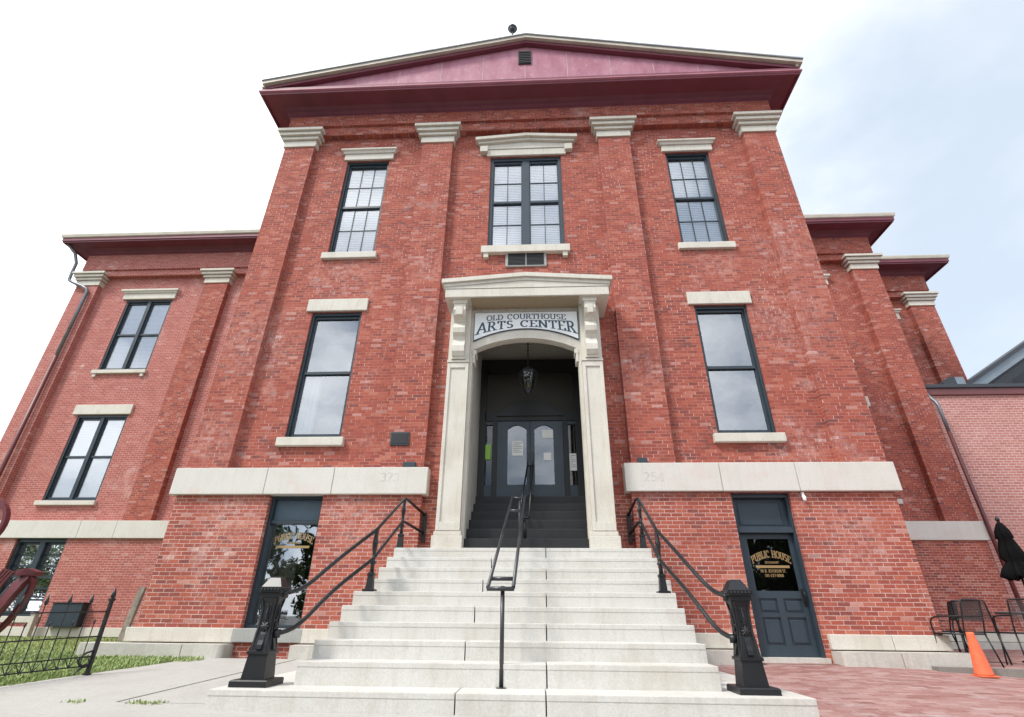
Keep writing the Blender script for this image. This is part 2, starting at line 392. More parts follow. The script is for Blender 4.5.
def wall(bm, x0, x1, z0, z1, y, holes=(), reveal=.3, thru=()):     # a wall face at depth y with window openings and their reveals
    hs = (*holes, *thru); xs = sorted({x0, x1, *[h[0] for h in hs], *[h[1] for h in hs]}); zs = sorted({z0, z1, *[h[2] for h in hs], *[h[3] for h in hs]})
    for a, b in zip(xs, xs[1:]):
        for c, d in zip(zs, zs[1:]):
            mx_, mz = (a+b)/2, (c+d)/2
            if any(h[0] < mx_ < h[1] and h[2] < mz < h[3] for h in (*holes, *thru)): continue
            quad(bm, (a, y, c), (b, y, c), (b, y, d), (a, y, d))
    for a, b, c, d in holes:
        q = y+reveal
        quad(bm, (a, y, c), (a, y, d), (a, q, d), (a, q, c)); quad(bm, (b, y, d), (b, y, c), (b, q, c), (b, q, d))
        quad(bm, (a, y, d), (b, y, d), (b, q, d), (a, q, d)); quad(bm, (b, y, c), (a, y, c), (a, q, c), (b, q, c))
    return bm

def obj(name, bm, mat, parent=None, origin=None, smooth=None):
    o0 = Vector(origin) if origin is not None else Vector((0, 0, 0))
    r = parent
    while r is not None and r.parent is not None: r = r.parent
    base = Vector(r['org']) if r is not None else o0
    bmesh.ops.recalc_face_normals(bm, faces=bm.faces)
    me = bpy.data.meshes.new(name); bm.to_mesh(me); bm.free()
    me.transform(Matrix.Translation(-base))
    me.materials.append(M[mat] if isinstance(mat, str) else mat)
    o = bpy.data.objects.new(name, me); COL.objects.link(o)
    if parent is not None: o.parent = parent
    else:
        o.location = base + Vector((0, 0, ZO)); o['org'] = tuple(base)
    if smooth:
        for p in me.polygons: p.use_smooth = True
    return o
def thing(name, label, cat, org, group=None):
    o = bpy.data.objects.new(name, None); COL.objects.link(o); o.empty_display_size = .2
    o.location = Vector(org)+Vector((0, 0, ZO)); o['org'] = tuple(org)
    o['label'] = label; o['category'] = cat
    if group: o['group'] = group
    return o
def tag(o, label, cat, group=None):
    o['label'] = label; o['category'] = cat
    if group: o['group'] = group
    return o
def struct(o, kind='structure'):
    o['kind'] = kind; return o

# ---- lettering: strokes of a broad pen, thick downwards and thin across, with serifs
def arc(cx, cy, rx, ry, a0, a1, n=12):
    return [(cx+rx*math.cos(R(a0+(a1-a0)*i/n)), cy+ry*math.sin(R(a0+(a1-a0)*i/n))) for i in range(n+1)]
G = {
 'A': (.80, [[(.05,0),(.40,1)],[(.40,1),(.75,0)],[(.18,.34),(.62,.34)]], [(.05,0),(.75,0)]),
 'B': (.66, [[(.14,0),(.14,1)],[(.14,1)]+arc(.32,.77,.22,.23,90,-90)+[(.14,.54)],[(.14,.54)]+arc(.34,.27,.25,.27,90,-90)+[(.14,0)]], [(.1,0),(.1,1)]),
 'C': (.76, [arc(.40,.5,.32,.5,48,312,18),[(.62,.72),(.62,.98)]], []),
 'D': (.76, [[(.14,0),(.14,1)],[(.14,1)]+arc(.30,.5,.37,.5,90,-90,16)+[(.14,0)]], [(.1,0),(.1,1)]),
 'E': (.64, [[(.14,0),(.14,1)],[(.14,1),(.58,1)],[(.14,.52),(.46,.52)],[(.14,0),(.6,0)],[(.56,1),(.56,.8)],[(.58,0),(.58,.22)]], [(.1,0),(.1,1)]),
 'F': (.60, [[(.14,0),(.14,1)],[(.14,1),(.56,1)],[(.14,.52),(.44,.52)]], [(.14,0)]),
 'H': (.80, [[(.14,0),(.14,1)],[(.66,0),(.66,1)],[(.14,.52),(.66,.52)]], [(.14,0),(.14,1),(.66,0),(.66,1)]),
 'I': (.34, [[(.17,0),(.17,1)]], [(.17,0),(.17,1)]),
 'J': (.48, [[(.34,1),(.34,.2)]+arc(.2,.2,.14,.2,0,-150,6)], [(.34,1)]),
 'L': (.60, [[(.14,0),(.14,1)],[(.14,0),(.56,0)],[(.54,0),(.54,.24)]], [(.14,1),(.1,0)]),
 'M': (.95, [[(.12,0),(.14,1)],[(.14,1),(.47,.1)],[(.47,.1),(.8,1)],[(.8,1),(.82,0)]], [(.12,0),(.82,0)]),
 'N': (.82, [[(.14,0),(.14,1)],[(.14,1),(.68,0)],[(.68,0),(.68,1)]], [(.14,0),(.1,1),(.68,1)]),
 'O': (.82, [arc(.41,.5,.34,.5,0,360,24)], []),
 'P': (.64, [[(.14,0),(.14,1)],[(.14,1)]+arc(.32,.74,.25,.26,90,-90)+[(.14,.48)]], [(.14,0),(.1,1)]),
 'R': (.74, [[(.14,0),(.14,1)],[(.14,1)]+arc(.32,.75,.24,.25,90,-90)+[(.14,.5)],[(.36,.5),(.68,0)]], [(.14,0),(.1,1),(.68,0)]),
 'S': (.60, [arc(.30,.75,.2,.25,30,270,10)+arc(.30,.25,.22,.25,90,-150,10)], []),
 'T': (.70, [[(.35,0),(.35,1)],[(.04,1),(.66,1)],[(.06,1),(.06,.78)],[(.64,1),(.64,.78)]], [(.35,0)]),
 'U': (.80, [[(.14,1),(.14,.32)]+arc(.40,.32,.26,.32,180,360,12)+[(.66,1)]], [(.14,1),(.66,1)]),
 '0': (.62, [arc(.31,.5,.23,.5,0,360,20)], []),
 '1': (.42, [[(.22,0),(.22,1)],[(.22,1),(.08,.82)]], [(.22,0)]),
 '2': (.60, [arc(.29,.72,.21,.28,160,-30,10)+[(.08,0)],[(.08,0),(.54,0)]], []),
 '3': (.58, [arc(.27,.75,.2,.25,150,-80,10),arc(.27,.26,.23,.27,80,-150,10)], []),
 '4': (.62, [[(.44,0),(.44,1)],[(.44,1),(.06,.3)],[(.06,.3),(.58,.3)]], []),
 '5': (.58, [[(.5,1),(.15,1)],[(.15,1),(.13,.55)],arc(.28,.31,.22,.31,120,-150,12)], []),
 '7': (.56, [[(.06,1),(.52,1)],[(.52,1),(.2,0)]], []),
 '.': (.26, [[(.13,0),(.13,.12)]], []),
 '-': (.40, [[(.06,.42),(.34,.42)]], []),
 ' ': (.42, [], []),
}
def letters(bm, text, mapper, thick=.17, thin=.075, gap=.07, y=0, th=.004, serif=.11):
    total = sum(G[c][0]+gap for c in text)-gap; x = 0; k = 0
    def put(poly):
        nonlocal k
        dy = .00025*(k % 9); k += 1
        a = [bm.verts.new(mapper(px/total, pz, y-th-dy)) for px, pz in poly]
        b = [bm.verts.new(mapper(px/total, pz, y)) for px, pz in poly]
        bm.faces.new(a)
        n = len(poly)
        for i in range(n): bm.faces.new((a[i], b[i], b[(i+1) % n], a[(i+1) % n]))
    for c in text:
        wd, st, se = G[c]
        for pl in st:
            for (ax, ay), (bx_, by) in zip(pl, pl[1:]):
                dx, dz = bx_-ax, by-ay; L = math.hypot(dx, dz)
                if L < 1e-4: continue
                t = thin+(thick-thin)*abs(dz)/L
                nx, nz = -dz/L*t/2, dx/L*t/2; ex, ez = dx/L*thin*.25, dz/L*thin*.25
                put([(x+ax+nx-ex, ay+nz-ez), (x+bx_+nx+ex, by+nz+ez), (x+bx_-nx+ex, by-nz+ez), (x+ax-nx-ex, ay-nz-ez)])
        for sx, sz in se:
            put([(x+sx-serif-thick/2, sz-thin/2), (x+sx+serif+thick/2, sz-thin/2), (x+sx+serif+thick/2, sz+thin/2), (x+sx-serif-thick/2, sz+thin/2)])
        x += wd+gap
    return bm

# ------------------------------------------------------------------ the ground
YF = -3.72                                   # front of the lowest step
def gz(x, y):                                # ground falls gently from the building to the street
    z = -.55 + .055*max(-4.0, min(y, 0))
    if x > 5: z -= .03*(min(x, 12)-5)*(1 if y < 0 else max(0, 1-y))
    return z
def sheet(name, poly_x, poly_y, lift, mat, inside=None, fz=None):
    bm = BM(); g = {}
    f = fz or gz
    for i, x in enumerate(poly_x):
        for j, y in enumerate(poly_y): g[i, j] = bm.verts.new((x, y, f(x, y)+lift))
    for i in range(len(poly_x)-1):
        for j in range(len(poly_y)-1):
            if inside and not inside((poly_x[i]+poly_x[i+1])/2, (poly_y[j]+poly_y[j+1])/2): continue
            bm.faces.new((g[i, j], g[i+1, j], g[i+1, j+1], g[i, j+1]))
    for v in list(bm.verts):
        if not v.link_faces: bm.verts.remove(v)
    return struct(obj(name, bm, mat))
ax = [-900, -200, -60, -20, -10, -5, 0, 5, 8, 12, 20, 60, 200, 900]
ay = [-900, -200, -60, -20, -10, -6, -4, -2, 0, 1, 3, 10, 60, 200, 900]
sheet('ground', ax, ay, -.06, 'asphalt')
# lawn earth, left of the walk
def edge_x(y): return -5.0 - .29*(-.39-y)           # grass edge towards the walk
bm = BM()
lawn = [(-40, -3.3), (edge_x(-3.3), -3.3), (edge_x(-2), -2), (edge_x(-.7), -.7), (-4.75, -.42), (-4.75, -.2), (-6.5, 0), (-6.5, 6), (-40, 6)]
vsl = [bm.verts.new((x, y, gz(x, min(y, 0))-.004)) for x, y in lawn]; bm.faces.new(vsl); bmesh.ops.triangulate(bm, faces=bm.faces)
struct(obj('lawn', bm, 'lawn'))
# concrete walk: two slabs with a dirt joint between them, then the pavement strip along the street
def jx(y): return -3.62 + .128*(y+1.63)
def strip(name, pl, pr, ys, mat, lift=0):
    bm = BM(); prev = None
    for y in ys:
        a = bm.verts.new((pl(y), y, gz(pl(y), y)+lift)); b = bm.verts.new((pr(y), y, gz(pr(y), y)+lift))
        c = bm.verts.new((pl(y), y, gz(pl(y), y)+lift-.09)); d = bm.verts.new((pr(y), y, gz(pr(y), y)+lift-.09))
        if prev:
            for q in ((0, 1), (2, 0), (1, 3)):
                bm.faces.new((prev[q[0]], prev[q[1]], (a, b, c, d)[q[1]], (a, b, c, d)[q[0]]))
        prev = (a, b, c, d)
    bm.faces.new((prev[0], prev[1], prev[3], prev[2]))
    return struct(obj(name, bm, mat))
yy = [-3.42, -3.0, -2.4, -1.8, -1.2, -.8, -.3]
strip('walk', lambda y: edge_x(min(y, -.6)), lambda y: jx(y)-.028, yy, 'concrete')
strip('walk', lambda y: jx(y)+.028, lambda y: -2.0, yy, 'concrete', .004)
strip('walk_joint', lambda y: jx(y)-.035, lambda y: jx(y)+.035, yy, 'soil', -.02)
strip('pavement', lambda y: -30, lambda y: 2.4, [-7.5, -5, -4.2, -3.40], 'concrete', .002)
# red paving bricks right of the steps
sheet('patio_paving', [1.7, 2.6, 4, 5, 6, 8, 12, 30], [-8, -6, -4, -3, -2, -1, -.15], .0, 'paver')
sheet('patio_paving', [3.4, 3.5, 4.6], [-.15, 0, .35], .004, 'paver', fz=lambda x, y: gz(x, -.15)+.03*(y+.15))
# raised terrace with its concrete kerb, where the cafe chairs stand
bm = BM(); slab(bm, [(6.32, -.45), (7.0, -.78), (8.5, -1.25), (30, -1.6), (30, 6.4), (6.32, 6.4)], -.8, -.552); struct(obj('terrace', bm, 'paver'))
bm = BM()
kp = [(5.75, -.36), (6.3, -.48), (7.0, -.81), (8.5, -1.28), (30, -1.63)]
for (a, b), (c, d) in zip(kp, kp[1:]):
    slab(bm, [(a, b-.15), (c, d-.15), (c, d), (a, b)], -.8, -.545)
struct(obj('kerb', bm, 'kerb'))

# ------------------------------------------------------------------ the courthouse
HQ = thing('courthouse', 'red brick courthouse with maroon gable, stone portal and two set-back wings', 'building', (0, 0, -.55))
WY, PY = .15, 0.0                            # main wall face, pilaster face
WIN = {  # x0, x1, z0, z1
 'UL': (-4.64, -3.53, 7.55, 10.62), 'UR': (3.56, 4.64, 7.59, 10.57), 'UC': (-.88, .92, 7.60, 10.60),
 'LL': (-4.68, -3.57, 3.06, 5.95), 'LR': (3.57, 4.66, 3.08, 5.95)}
PORT = (-1.1, 1.1, .9, 5.0)
bm = BM()
wall(bm, -6.33, 6.33, 2.2, 12.2, WY, list(WIN.values()), .34, [(-1.12, 1.22, 2.2, 5.5)])
wall(bm, -1.87, 1.85, .5, 2.2, WY, (), .34, [(-1.12, 1.22, .5, 2.2)])
# ground storey, one brick proud
BW = (-4.62, -3.64, -.17, 1.98); BD = (3.54, 4.53, -.5, 1.98)
wall(bm, -6.36, -1.86, -.9, 2.0, PY, [BW], .3); wall(bm, 1.84, 6.30, -.9, 2.0, PY, [BD], .3)
for x in (-1.86, 1.84): quad(bm, (x, PY, -.9), (x, PY, 2.0), (x, WY+.01, 2.0), (x, WY+.01, -.9))
for s in (-1, 1):
    xe = 6.30 if s > 0 else -6.36; quad(bm, (xe, PY, -.9), (xe, 14, -.9), (xe, 14, 2.0), (xe, PY, 2.0))
    quad(bm, (s*6.33, WY, 2.0), (s*6.33, 14, 2.0), (s*6.33, 14, 12.3), (s*6.33, WY, 12.3))
quad(bm, (-6.33, 14, -.9), (6.33, 14, -.9), (6.33, 14, 12.3), (-6.33, 14, 12.3))
# corbelled frieze
box(bm, -6.34, 6.34, -.003, .3, 11.45, 11.76); box(bm, -6.37, 6.37, -.075, .3, 11.74, 12.3)
obj('wall', bm, 'brick', HQ)

CAP = [(0, 11.03), (.035, 11.03), (.035, 11.22), (.015, 11.225), (.015, 11.25), (.09, 11.25), (.09, 11.33), (.065, 11.335), (.065, 11.36), (.15, 11.36), (.15, 11.45), (.12, 11.455), (.12, 11.475), (.205, 11.475), (.205, 11.56), (.0, 11.585)]
def pilaster(x0, x1, yf, yb, z0, z1=11.1, mat='brick', cap=CAP):
    bm = BM(); box(bm, x0, x1, yf, yb, z0, z1)
    p = obj('pilaster', bm, mat, HQ)
    bm = BM(); sweep(bm, [(x0, yb), (x0, yf), (x1, yf), (x1, yb)], cap)
    obj('capital', bm, 'stone', p)
for x0, x1 in ((-6.345, -5.55), (-2.67, -1.87), (1.89, 2.68), (5.55, 6.345)): pilaster(x0, x1, PY, WY+.05, 2.3, 11.2)
def belt(spans, y0, y1, z0=1.98, z1=2.47):
    for a, b in spans:
        bm = BM(); box(bm, a+.004, b-.004, y0, y1, z0, z1, .012)
        obj('belt_stone', bm, 'belt', HQ)
belt([(-6.46, -4.72), (-4.72, -3.48), (-3.48, -1.76)], -.09, .2, 1.95, 2.43)
belt([(1.74, 3.40), (3.40, 4.70), (4.70, 6.39)], -.09, .2, 1.99, 2.49)
for s in (-1, 1):
    bm = BM(); box(bm, *sorted((s*6.455 if s < 0 else 6.385, s*6.25)), .21, 5.8, 1.985, 2.465, .01); obj('belt_stone', bm, 'belt', HQ)
# carved numbers, almost worn away; shade of the cuts put into the letter colour
bm = BM(); letters(bm, '254', lambda u, v, y: (2.06+.36*u, y, 2.17+.15*v), y=-.0895, th=.002); obj('carving', bm, 'carve', HQ)
bm = BM(); letters(bm, '373', lambda u, v, y: (-2.62+.34*u, y, 2.18+.14*v), y=-.0895, th=.002); obj('carving', bm, 'carve', HQ)
# plinth stones and the concrete ledge below them
bm = BM()
for a, b in ((-6.47, -4.66), (-3.60, -2.0), (1.7, 3.44), (4.59, 5.5), (5.508, 6.34)):
    box(bm, a, b, -.07, .15, -.37, -.165, .012); obj('plinth', bm, 'stone', HQ); bm = BM()
for s in (-1, 1): box(bm, *sorted((s*6.25, -6.465 if s < 0 else 6.335)), .16, 5.8, -.37, -.165, .01); obj('plinth', bm, 'stone', HQ); bm = BM()
bm = BM()
def rounded(x0, x1, y0, y1, r, ends):
    pts = []
    pts.append((x0, y1))
    if 'l' in ends: pts += [(x0+r-r*math.cos(R(a)), y0+r-r*math.sin(R(a))) for a in range(0, 91, 15)]
    else: pts.append((x0, y0))
    if 'r' in ends: pts += [(x1-r+r*math.sin(R(a)), y0+r-r*math.cos(R(a))) for a in range(0, 91, 15)]
    else: pts.append((x1, y0))
    pts.append((x1, y1)); return pts
for a, b, e in ((-7.05, -5.3, 'l'), (-5.288, -4.66, 'r'), (-3.60, -2.0, ''), (1.7, 3.44, 'r'), (4.59, 5.4, 'l'), (5.41, 6.55, 'r')):
    bm = BM(); slab(bm, rounded(a, b, -.34, .1, .2 if b-a > 1 and a < -4 else .08, e), -.95, -.385); obj('ledge', bm, 'ledge', HQ)

# cornice of the main block and of the wings
CORN = [(.0, 12.00), (.05, 12.02), (.05, 12.10), (.09, 12.13), (.09, 12.19), (.13, 12.22), (.16, 12.285), (.24, 12.335), (.60, 12.345), (.62, 12.30), (.66, 12.30), (.66, 12.36)]
CORN_MAIN = CORN+[(.70, 12.40), (.70, 12.44), (.67, 12.46), (.67, 12.54), (0, 12.60)]
bm = BM(); sweep(bm, [(-6.335, 14), (-6.335, 0), (6.335, 0), (6.335, 14)], CORN_MAIN); obj('cornice', bm, 'maroon', HQ)
bm = BM(); sweep(bm, [(-6.335, 14), (-6.335, 0), (6.335, 0), (6.335, 14)], [(.663, 12.362), (.708, 12.385), (.708, 12.43), (.672, 12.455)]); obj('cornice_edge', bm, 'pinkedge', HQ)
# pediment
APX, APZ, TIPX, TIPZ = .06, 14.32, 7.04, 12.74
bm = BM(); prism(bm, [(-6.75, 12.55), (6.87, 12.55), (APX, 14.14)], -.55, -.3); tp = obj('tympanum', bm, 'tymp', HQ)
bm = BM()
for k in range(-5, 6):
    x = .03+k*1.13; top = 14.05-abs(x-APX)*.224
    if top > 12.75: bm = BM(); box(bm, x-.009, x+.009, -.555, -.54, 12.56, top-.05); obj('seam_strip', bm, 'pinkseam', tp)
bm = BM(); box(bm, -.15, .20, -.585, -.56, 13.30, 13.86)
for i in range(7): box(bm, -.13, .18, -.60, -.57, 13.33+i*.075, 13.36+i*.075)
obj('gable_vent', bm, 'blackwood', tp)
for s in (-1, 1):
    X = -6.97 if s < 0 else 7.08
    def rk(dz0, dz1, y0, y1, mat, name, xo=0):
        bm = BM(); prism(bm, [(APX, APZ+dz0), (X+s*xo, TIPZ+dz0), (X+s*xo, TIPZ+dz1), (APX, APZ+dz1)], y0, y1); return obj(name, bm, mat, HQ)
    rk(-.02, .02, -.80, 14.3, 'guttergrey', 'roof', .03)
    rk(-.125, -.024, -.765, -.35, 'gutter', 'raking_cornice')
    rk(-.235, -.13, -.68, -.35, 'maroon', 'raking_cornice', -.12)
bm = BM()      # eaves gutters along the flanks of the main roof
for s in (-1, 1):
    bm = BM(); box(bm, *sorted((s*6.93, s*7.0)), -.70, 14, 12.56, 12.70); obj('gutter', bm, 'gutter', HQ)

# ------------------------------------------------------------------ windows
def window(x0, x1, z0, z1, yf, yg, cols, rows, mat_glass, lights=1, blind=False, curtain=None, sash='frame', jamb=.05, mull=.10, backing='dark', bars=.018):
    """frame with jambs, head and sill rail, meeting rail, glazing bars; glass behind; blind or curtain behind that"""
    bm = BM()
    box(bm, x0, x0+jamb, yf, yg+.06, z0, z1); box(bm, x1-jamb, x1, yf, yg+.06, z0, z1)
    box(bm, x0+jamb, x1-jamb, yf, yg+.06, z1-jamb*1.4, z1); box(bm, x0+jamb, x1-jamb, yf, yg+.06, z0, z0+jamb)
    bays = []
    wl = (x1-x0-2*jamb-(lights-1)*mull)/lights
    for i in range(lights):
        a = x0+jamb+i*(wl+mull); bays.append((a, a+wl))
        if i: box(bm, a-mull, a, yf+.01, yg+.06, z0+jamb, z1-jamb*1.4)
    zm = (z0+z1)/2; st = .03
    for a, b in bays:
        box(bm, a, a+st, yg-.05, yg+.03, z0+jamb, z1-jamb*1.4); box(bm, b-st, b, yg-.05, yg+.03, z0+jamb, z1-jamb*1.4)
        box(bm, a+st, b-st, yg-.05, yg+.03, z0+jamb, z0+jamb+.07); box(bm, a+st, b-st, yg-.05, yg+.03, z1-jamb*1.4-.06, z1-jamb*1.4)
        if rows > 1: box(bm, a+st, b-st, yg-.06, yg+.03, zm-.03, zm+.03)
        for c in range(1, cols):
            x = a+st+(b-a-2*st)*c/cols; box(bm, x-bars/2, x+bars/2, yg-.022, yg+.012, z0+jamb+.07, z1-jamb*1.4-.06)
        for r in range(1, rows):
            if r*2 == rows: continue
            z = z0+jamb+.05+(z1-z0-2.4*jamb-.1)*r/rows; box(bm, a+st, b-st, yg-.020, yg+.010, z-bars/2, z+bars/2)
    wn = obj('window', bm, sash, HQ)
    bm = BM()
    for a, b in bays: quad(bm, (a+.01, yg-.005, z0+.03), (b-.01, yg-.005, z0+.03), (b-.01, yg-.005, z1-.05), (a+.01, yg-.005, z1-.05))
    obj('glass', bm, mat_glass, wn)
    if blind:
        bm = BM(); n = int((z1-z0)/.055)
        for a, b in bays:
            for i in range(n):
                z = z0+.05+i*.055; quad(bm, (a+.005, yg+.040, z), (b-.005, yg+.040, z), (b-.005, yg+.052, z+.057), (a+.005, yg+.052, z+.057))
        obj('blind', bm, 'white', wn)
    if curtain:
        bm = BM(); a, b, c, d = curtain; n = 14; pv = None
        for i in range(n+1):
            x = a+(b-a)*i/n; y = yg+.11+.03*math.sin(i*1.9)
            cur = (bm.verts.new((x, y, c)), bm.verts.new((x, y, d)))
            if pv: bm.faces.new((pv[0], cur[0], cur[1], pv[1]))
            pv = cur
        obj('curtain', bm, 'curtain', wn)
    bm = BM(); a, b, y0, y1 = x0+.005, x1-.005, yg+.062, yg+1.3
    for q in (((a, y1, z0), (b, y1, z0), (b, y1, z1), (a, y1, z1)), ((a, y0, z0), (a, y1, z0), (a, y1, z1), (a, y0, z1)), ((b, y0, z0), (b, y1, z0), (b, y1, z1), (b, y0, z1)),
              ((a, y0, z0), (b, y0, z0), (b, y1, z0), (a, y1, z0)), ((a, y0, z1), (b, y0, z1), (b, y1, z1), (a, y1, z1))): quad(bm, *q)
    obj('interior', bm, backing, wn)
    return wn
def sill(wn, x0, x1, z0, z1, yf, yb, brackets=False, mat='stone'):
    bm = BM(); box(bm, x0, x1, yf, yb, z0, z1, .012)
    if brackets:
        for x in (x0+.06, x1-.17): box(bm, x, x+.11, yf+.03, yb, z0-.12, z0+.005, .008)
    obj('sill', bm, mat, wn)
def lintel(wn, x0, x1, z0, z1, yf, yb, cap=0, mat='stone'):
    bm = BM(); box(bm, x0, x1, yf, yb, z0, z1, .012)
    if cap:
        sweep(bm, [(x0, yb), (x0, yf), (x1, yf), (x1, yb)], [(0, z1), (.03, z1+.002), (.05, z1+.06), (.09, z1+.08), (.09, z1+cap), (0, z1+cap)])
    obj('lintel', bm, mat, wn)
for k in ('UL', 'UR'):
    x0, x1, z0, z1 = WIN[k]
    wn = window(x0, x1, z0, z1, WY+.05, WY+.15, 3, 4, 'glassup', blind=True)
    sill(wn, x0-.10, x1+.08, z0-.165, z0+.003, .07, WY+.3); lintel(wn, x0-.08, x1+.10, z1+.003, z1+.20, WY-.05, WY+.3, .125)
x0, x1, z0, z1 = WIN['UC']
wn = window(x0, x1, z0, z1, WY+.05, WY+.14, 2, 4, 'glassup', lights=2, blind=True, jamb=.075, mull=.17, sash='slate')
sill(wn, x0-.13, x1+.10, z0-.19, z0+.003, .03, WY+.3, True)
bm = BM(); box(bm, -.98, 1.05, WY-.05, WY+.3, z1+.003, z1+.22, .01)
for a in (-1.15, 1.02): box(bm, a, a+.20, WY-.13, WY+.2, z1+.09, z1+.29, .012)
prism(bm, [(-1.14, z1+.225), (1.21, z1+.225), (1.21, z1+.36), (.04, z1+.46), (-1.14, z1+.36)], WY-.07, WY+.2)
for d, e, yo in ((.36, .43, .14), (.435, .53, .21)):
    prism(bm, [(-1.16-yo+.1, z1+d), (.04, z1+d+.10), (1.24+yo-.1, z1+d), (1.24+yo-.1, z1+e), (.04, z1+e+.10), (-1.16-yo+.1, z1+e)], WY-yo, WY+.2)
obj('lintel', bm, 'stone', wn)
for k, cu in (('LL', (-4.62, -4.28, 3.12, 4.5)), ('LR', None)):
    x0, x1, z0, z1 = WIN[k]
    wn = window(x0, x1, z0, z1, WY+.05, WY+.15, 1, 2, 'glass', curtain=cu)
    sill(wn, x0-.10, x1+.09, z0-.165, z0+.003, .05, WY+.3); lintel(wn, x0-.12, x1+.11, z1+.003, z1+.31, WY-.05, WY+.3)
# air conditioner grille under the middle window
bm = BM(); box(bm, -.45, .48, WY-.04, WY+.1, 7.05, 7.45, .01); vt = obj('air_vent', bm, 'sillgrey', HQ)
bm = BM()
for a, b in ((-.39, .0), (.03, .42)):
    for i in range(9): box(bm, a, b, WY-.052, WY-.035, 7.09+i*.037, 7.108+i*.037)
    box(bm, a, b, WY-.043, WY-.02, 7.085, 7.42)
obj('grille', bm, 'blackwood', vt)

# ground storey shop window
x0, x1, z0, z1 = BW
bm = BM()
box(bm, x0, x0+.06, .10, .30, z0, z1); box(bm, x1-.05, x1, .10, .30, z0, z1); box(bm, x0+.06, x1-.05, .10, .30, z1-.08, z1); box(bm, x0+.06, x1-.05, .10, .30, z0, z0+.05)
box(bm, x0+.06, x1-.05, .13, .30, 1.48, 1.54)
sw = obj('window', bm, 'frame', HQ)
bm = BM(); box(bm, x0+.06, x1-.05, .20, .26, 1.54, z1-.08); obj('transom_panel', bm, 'slatelight', sw)
bm = BM(); quad(bm, (x0+.06, .22, z0+.05), (x1-.05, .22, z0+.05), (x1-.05, .22, 1.48), (x0+.06, .22, 1.48)); obj('glass', bm, 'glassshop', sw)
bm = BM(); a, b, y0, y1 = x0+.005, x1-.005, .302, 1.6
for q in (((a, y1, z0), (b, y1, z0), (b, y1, z1), (a, y1, z1)), ((b, y0, z0), (b, y1, z0), (b, y1, z1), (b, y0, z1)), ((a, y0, z0), (b, y0, z0), (b, y1, z0), (a, y1, z0)), ((a, y0, z1), (b, y0, z1), (b, y1, z1), (a, y1, z1))): quad(bm, *q)
obj('interior', bm, 'dark', sw)
bm = BM(); quad(bm, (a, y0, z0), (a, y1, z0), (a, y1, z1), (a, y0, z1)); quad(bm, (a+.02, .9, z0), (a+.32, .9, z0), (a+.32, .9, 1.0), (a+.02, .9, 1.0)); obj('room_wall', bm, 'plaster', sw)
bm = BM(); box(bm, x0-.08, x1+.08, -.075, .25, -.365, z0+.002, .012); obj('sill', bm, 'sillgrey', sw)
def pub(parent, xc, z_arc, wdt, yg, rows=True):
    bm = BM()
    def arcm(u, v, y):
        t = (u-.5)*2; s = .105
        return (xc+t*wdt/2*(1+.04*v), y, z_arc-.10*t*t+v*s)
    letters(bm, 'PUBLIC HOUSE', arcm, thick=.19, thin=.08, y=yg, th=.002)
    box(bm, xc-wdt*.44, xc+wdt*.44, yg-.003, yg, z_arc-.165, z_arc-.125)
    letters(bm, 'RESTAURANT', lambda u, v, y: (xc+(u-.5)*wdt*.36, y, z_arc-.095+.03*v), y=yg, th=.002)
    if rows:
        letters(bm, '101 N. JEFFERSON ST.', lambda u, v, y: (xc-.005+(u-.5)*wdt*.66, y, z_arc-.232+.042*v), y=yg, th=.002)
        letters(bm, '515-227-0000', lambda u, v, y: (xc+(u-.5)*wdt*.48, y, z_arc-.300+.042*v), y=yg, th=.002)
    obj('lettering', bm, 'gold', parent)
pub(sw, -4.12, 1.24, .68, .215, False)
# ground storey door
x0, x1, z0, z1 = BD
bm = BM()
box(bm, x0, x0+.045, .07, .30, z0, z1); box(bm, x1-.045, x1, .07, .30, z0, z1); box(bm, x0+.045, x1-.045, .07, .30, z1-.07, z1)
box(bm, x0+.045, x1-.045, .07, .30, 1.33, 1.42)
sdoor = obj('side_door', bm, 'slate', HQ)
bm = BM(); box(bm, x0+.045, x1-.045, .17, .25, 1.42, z1-.07)
for q in ((x0+.14, x1-.14, 1.47, 1.48), (x0+.14, x1-.14, z1-.14, z1-.13)): box(bm, q[0], q[1], .155, .18, q[2], q[3])
for q in (x0+.13, x1-.14): box(bm, q, q+.01, .155, .18, 1.47, z1-.13)
obj('transom_panel', bm, 'slate', sdoor)
lx0, lx1 = x0+.05, x1-.05
gx0, gx1, g0, g1 = lx0+.135, lx1-.075, .44, 1.24
bm = BM(); yl = .16
for q in ((lx0, gx0, z0+.02, 1.325), (gx1, lx1, z0+.02, 1.325), (gx0, gx1, g1, 1.325), (gx0, gx1, .33, g0), (gx0, gx1, z0+.02, z0+.17)): box(bm, q[0], q[1], yl, yl+.05, q[2], q[3])
box(bm, (gx0+gx1)/2-.05, (gx0+gx1)/2+.05, yl, yl+.05, z0+.17, .33); box(bm, gx0, gx1, yl+.001, yl+.049, .06, .12)
for a, b in ((gx0, (gx0+gx1)/2-.05), ((gx0+gx1)/2+.05, gx1)):
    for c, d in ((z0+.17, .06), (.12, .33)):
        box(bm, a-.002, b+.002, yl+.025, yl+.045, c-.002, d+.002); box(bm, a+.035, b-.035, yl+.008, yl+.03, c+.035, d-.035, .008)
obj('door_leaf', bm, 'slate', sdoor)
bm = BM(); quad(bm, (gx0-.005, yl+.02, g0-.005), (gx1+.005, yl+.02, g0-.005), (gx1+.005, yl+.02, g1+.005), (gx0-.005, yl+.02, g1+.005)); obj('glass', bm, 'glassdark', sdoor)
bm = BM(); box(bm, x0+.02, x1-.02, .31, 1.2, z0, z1); obj('interior', bm, 'dark', sdoor)
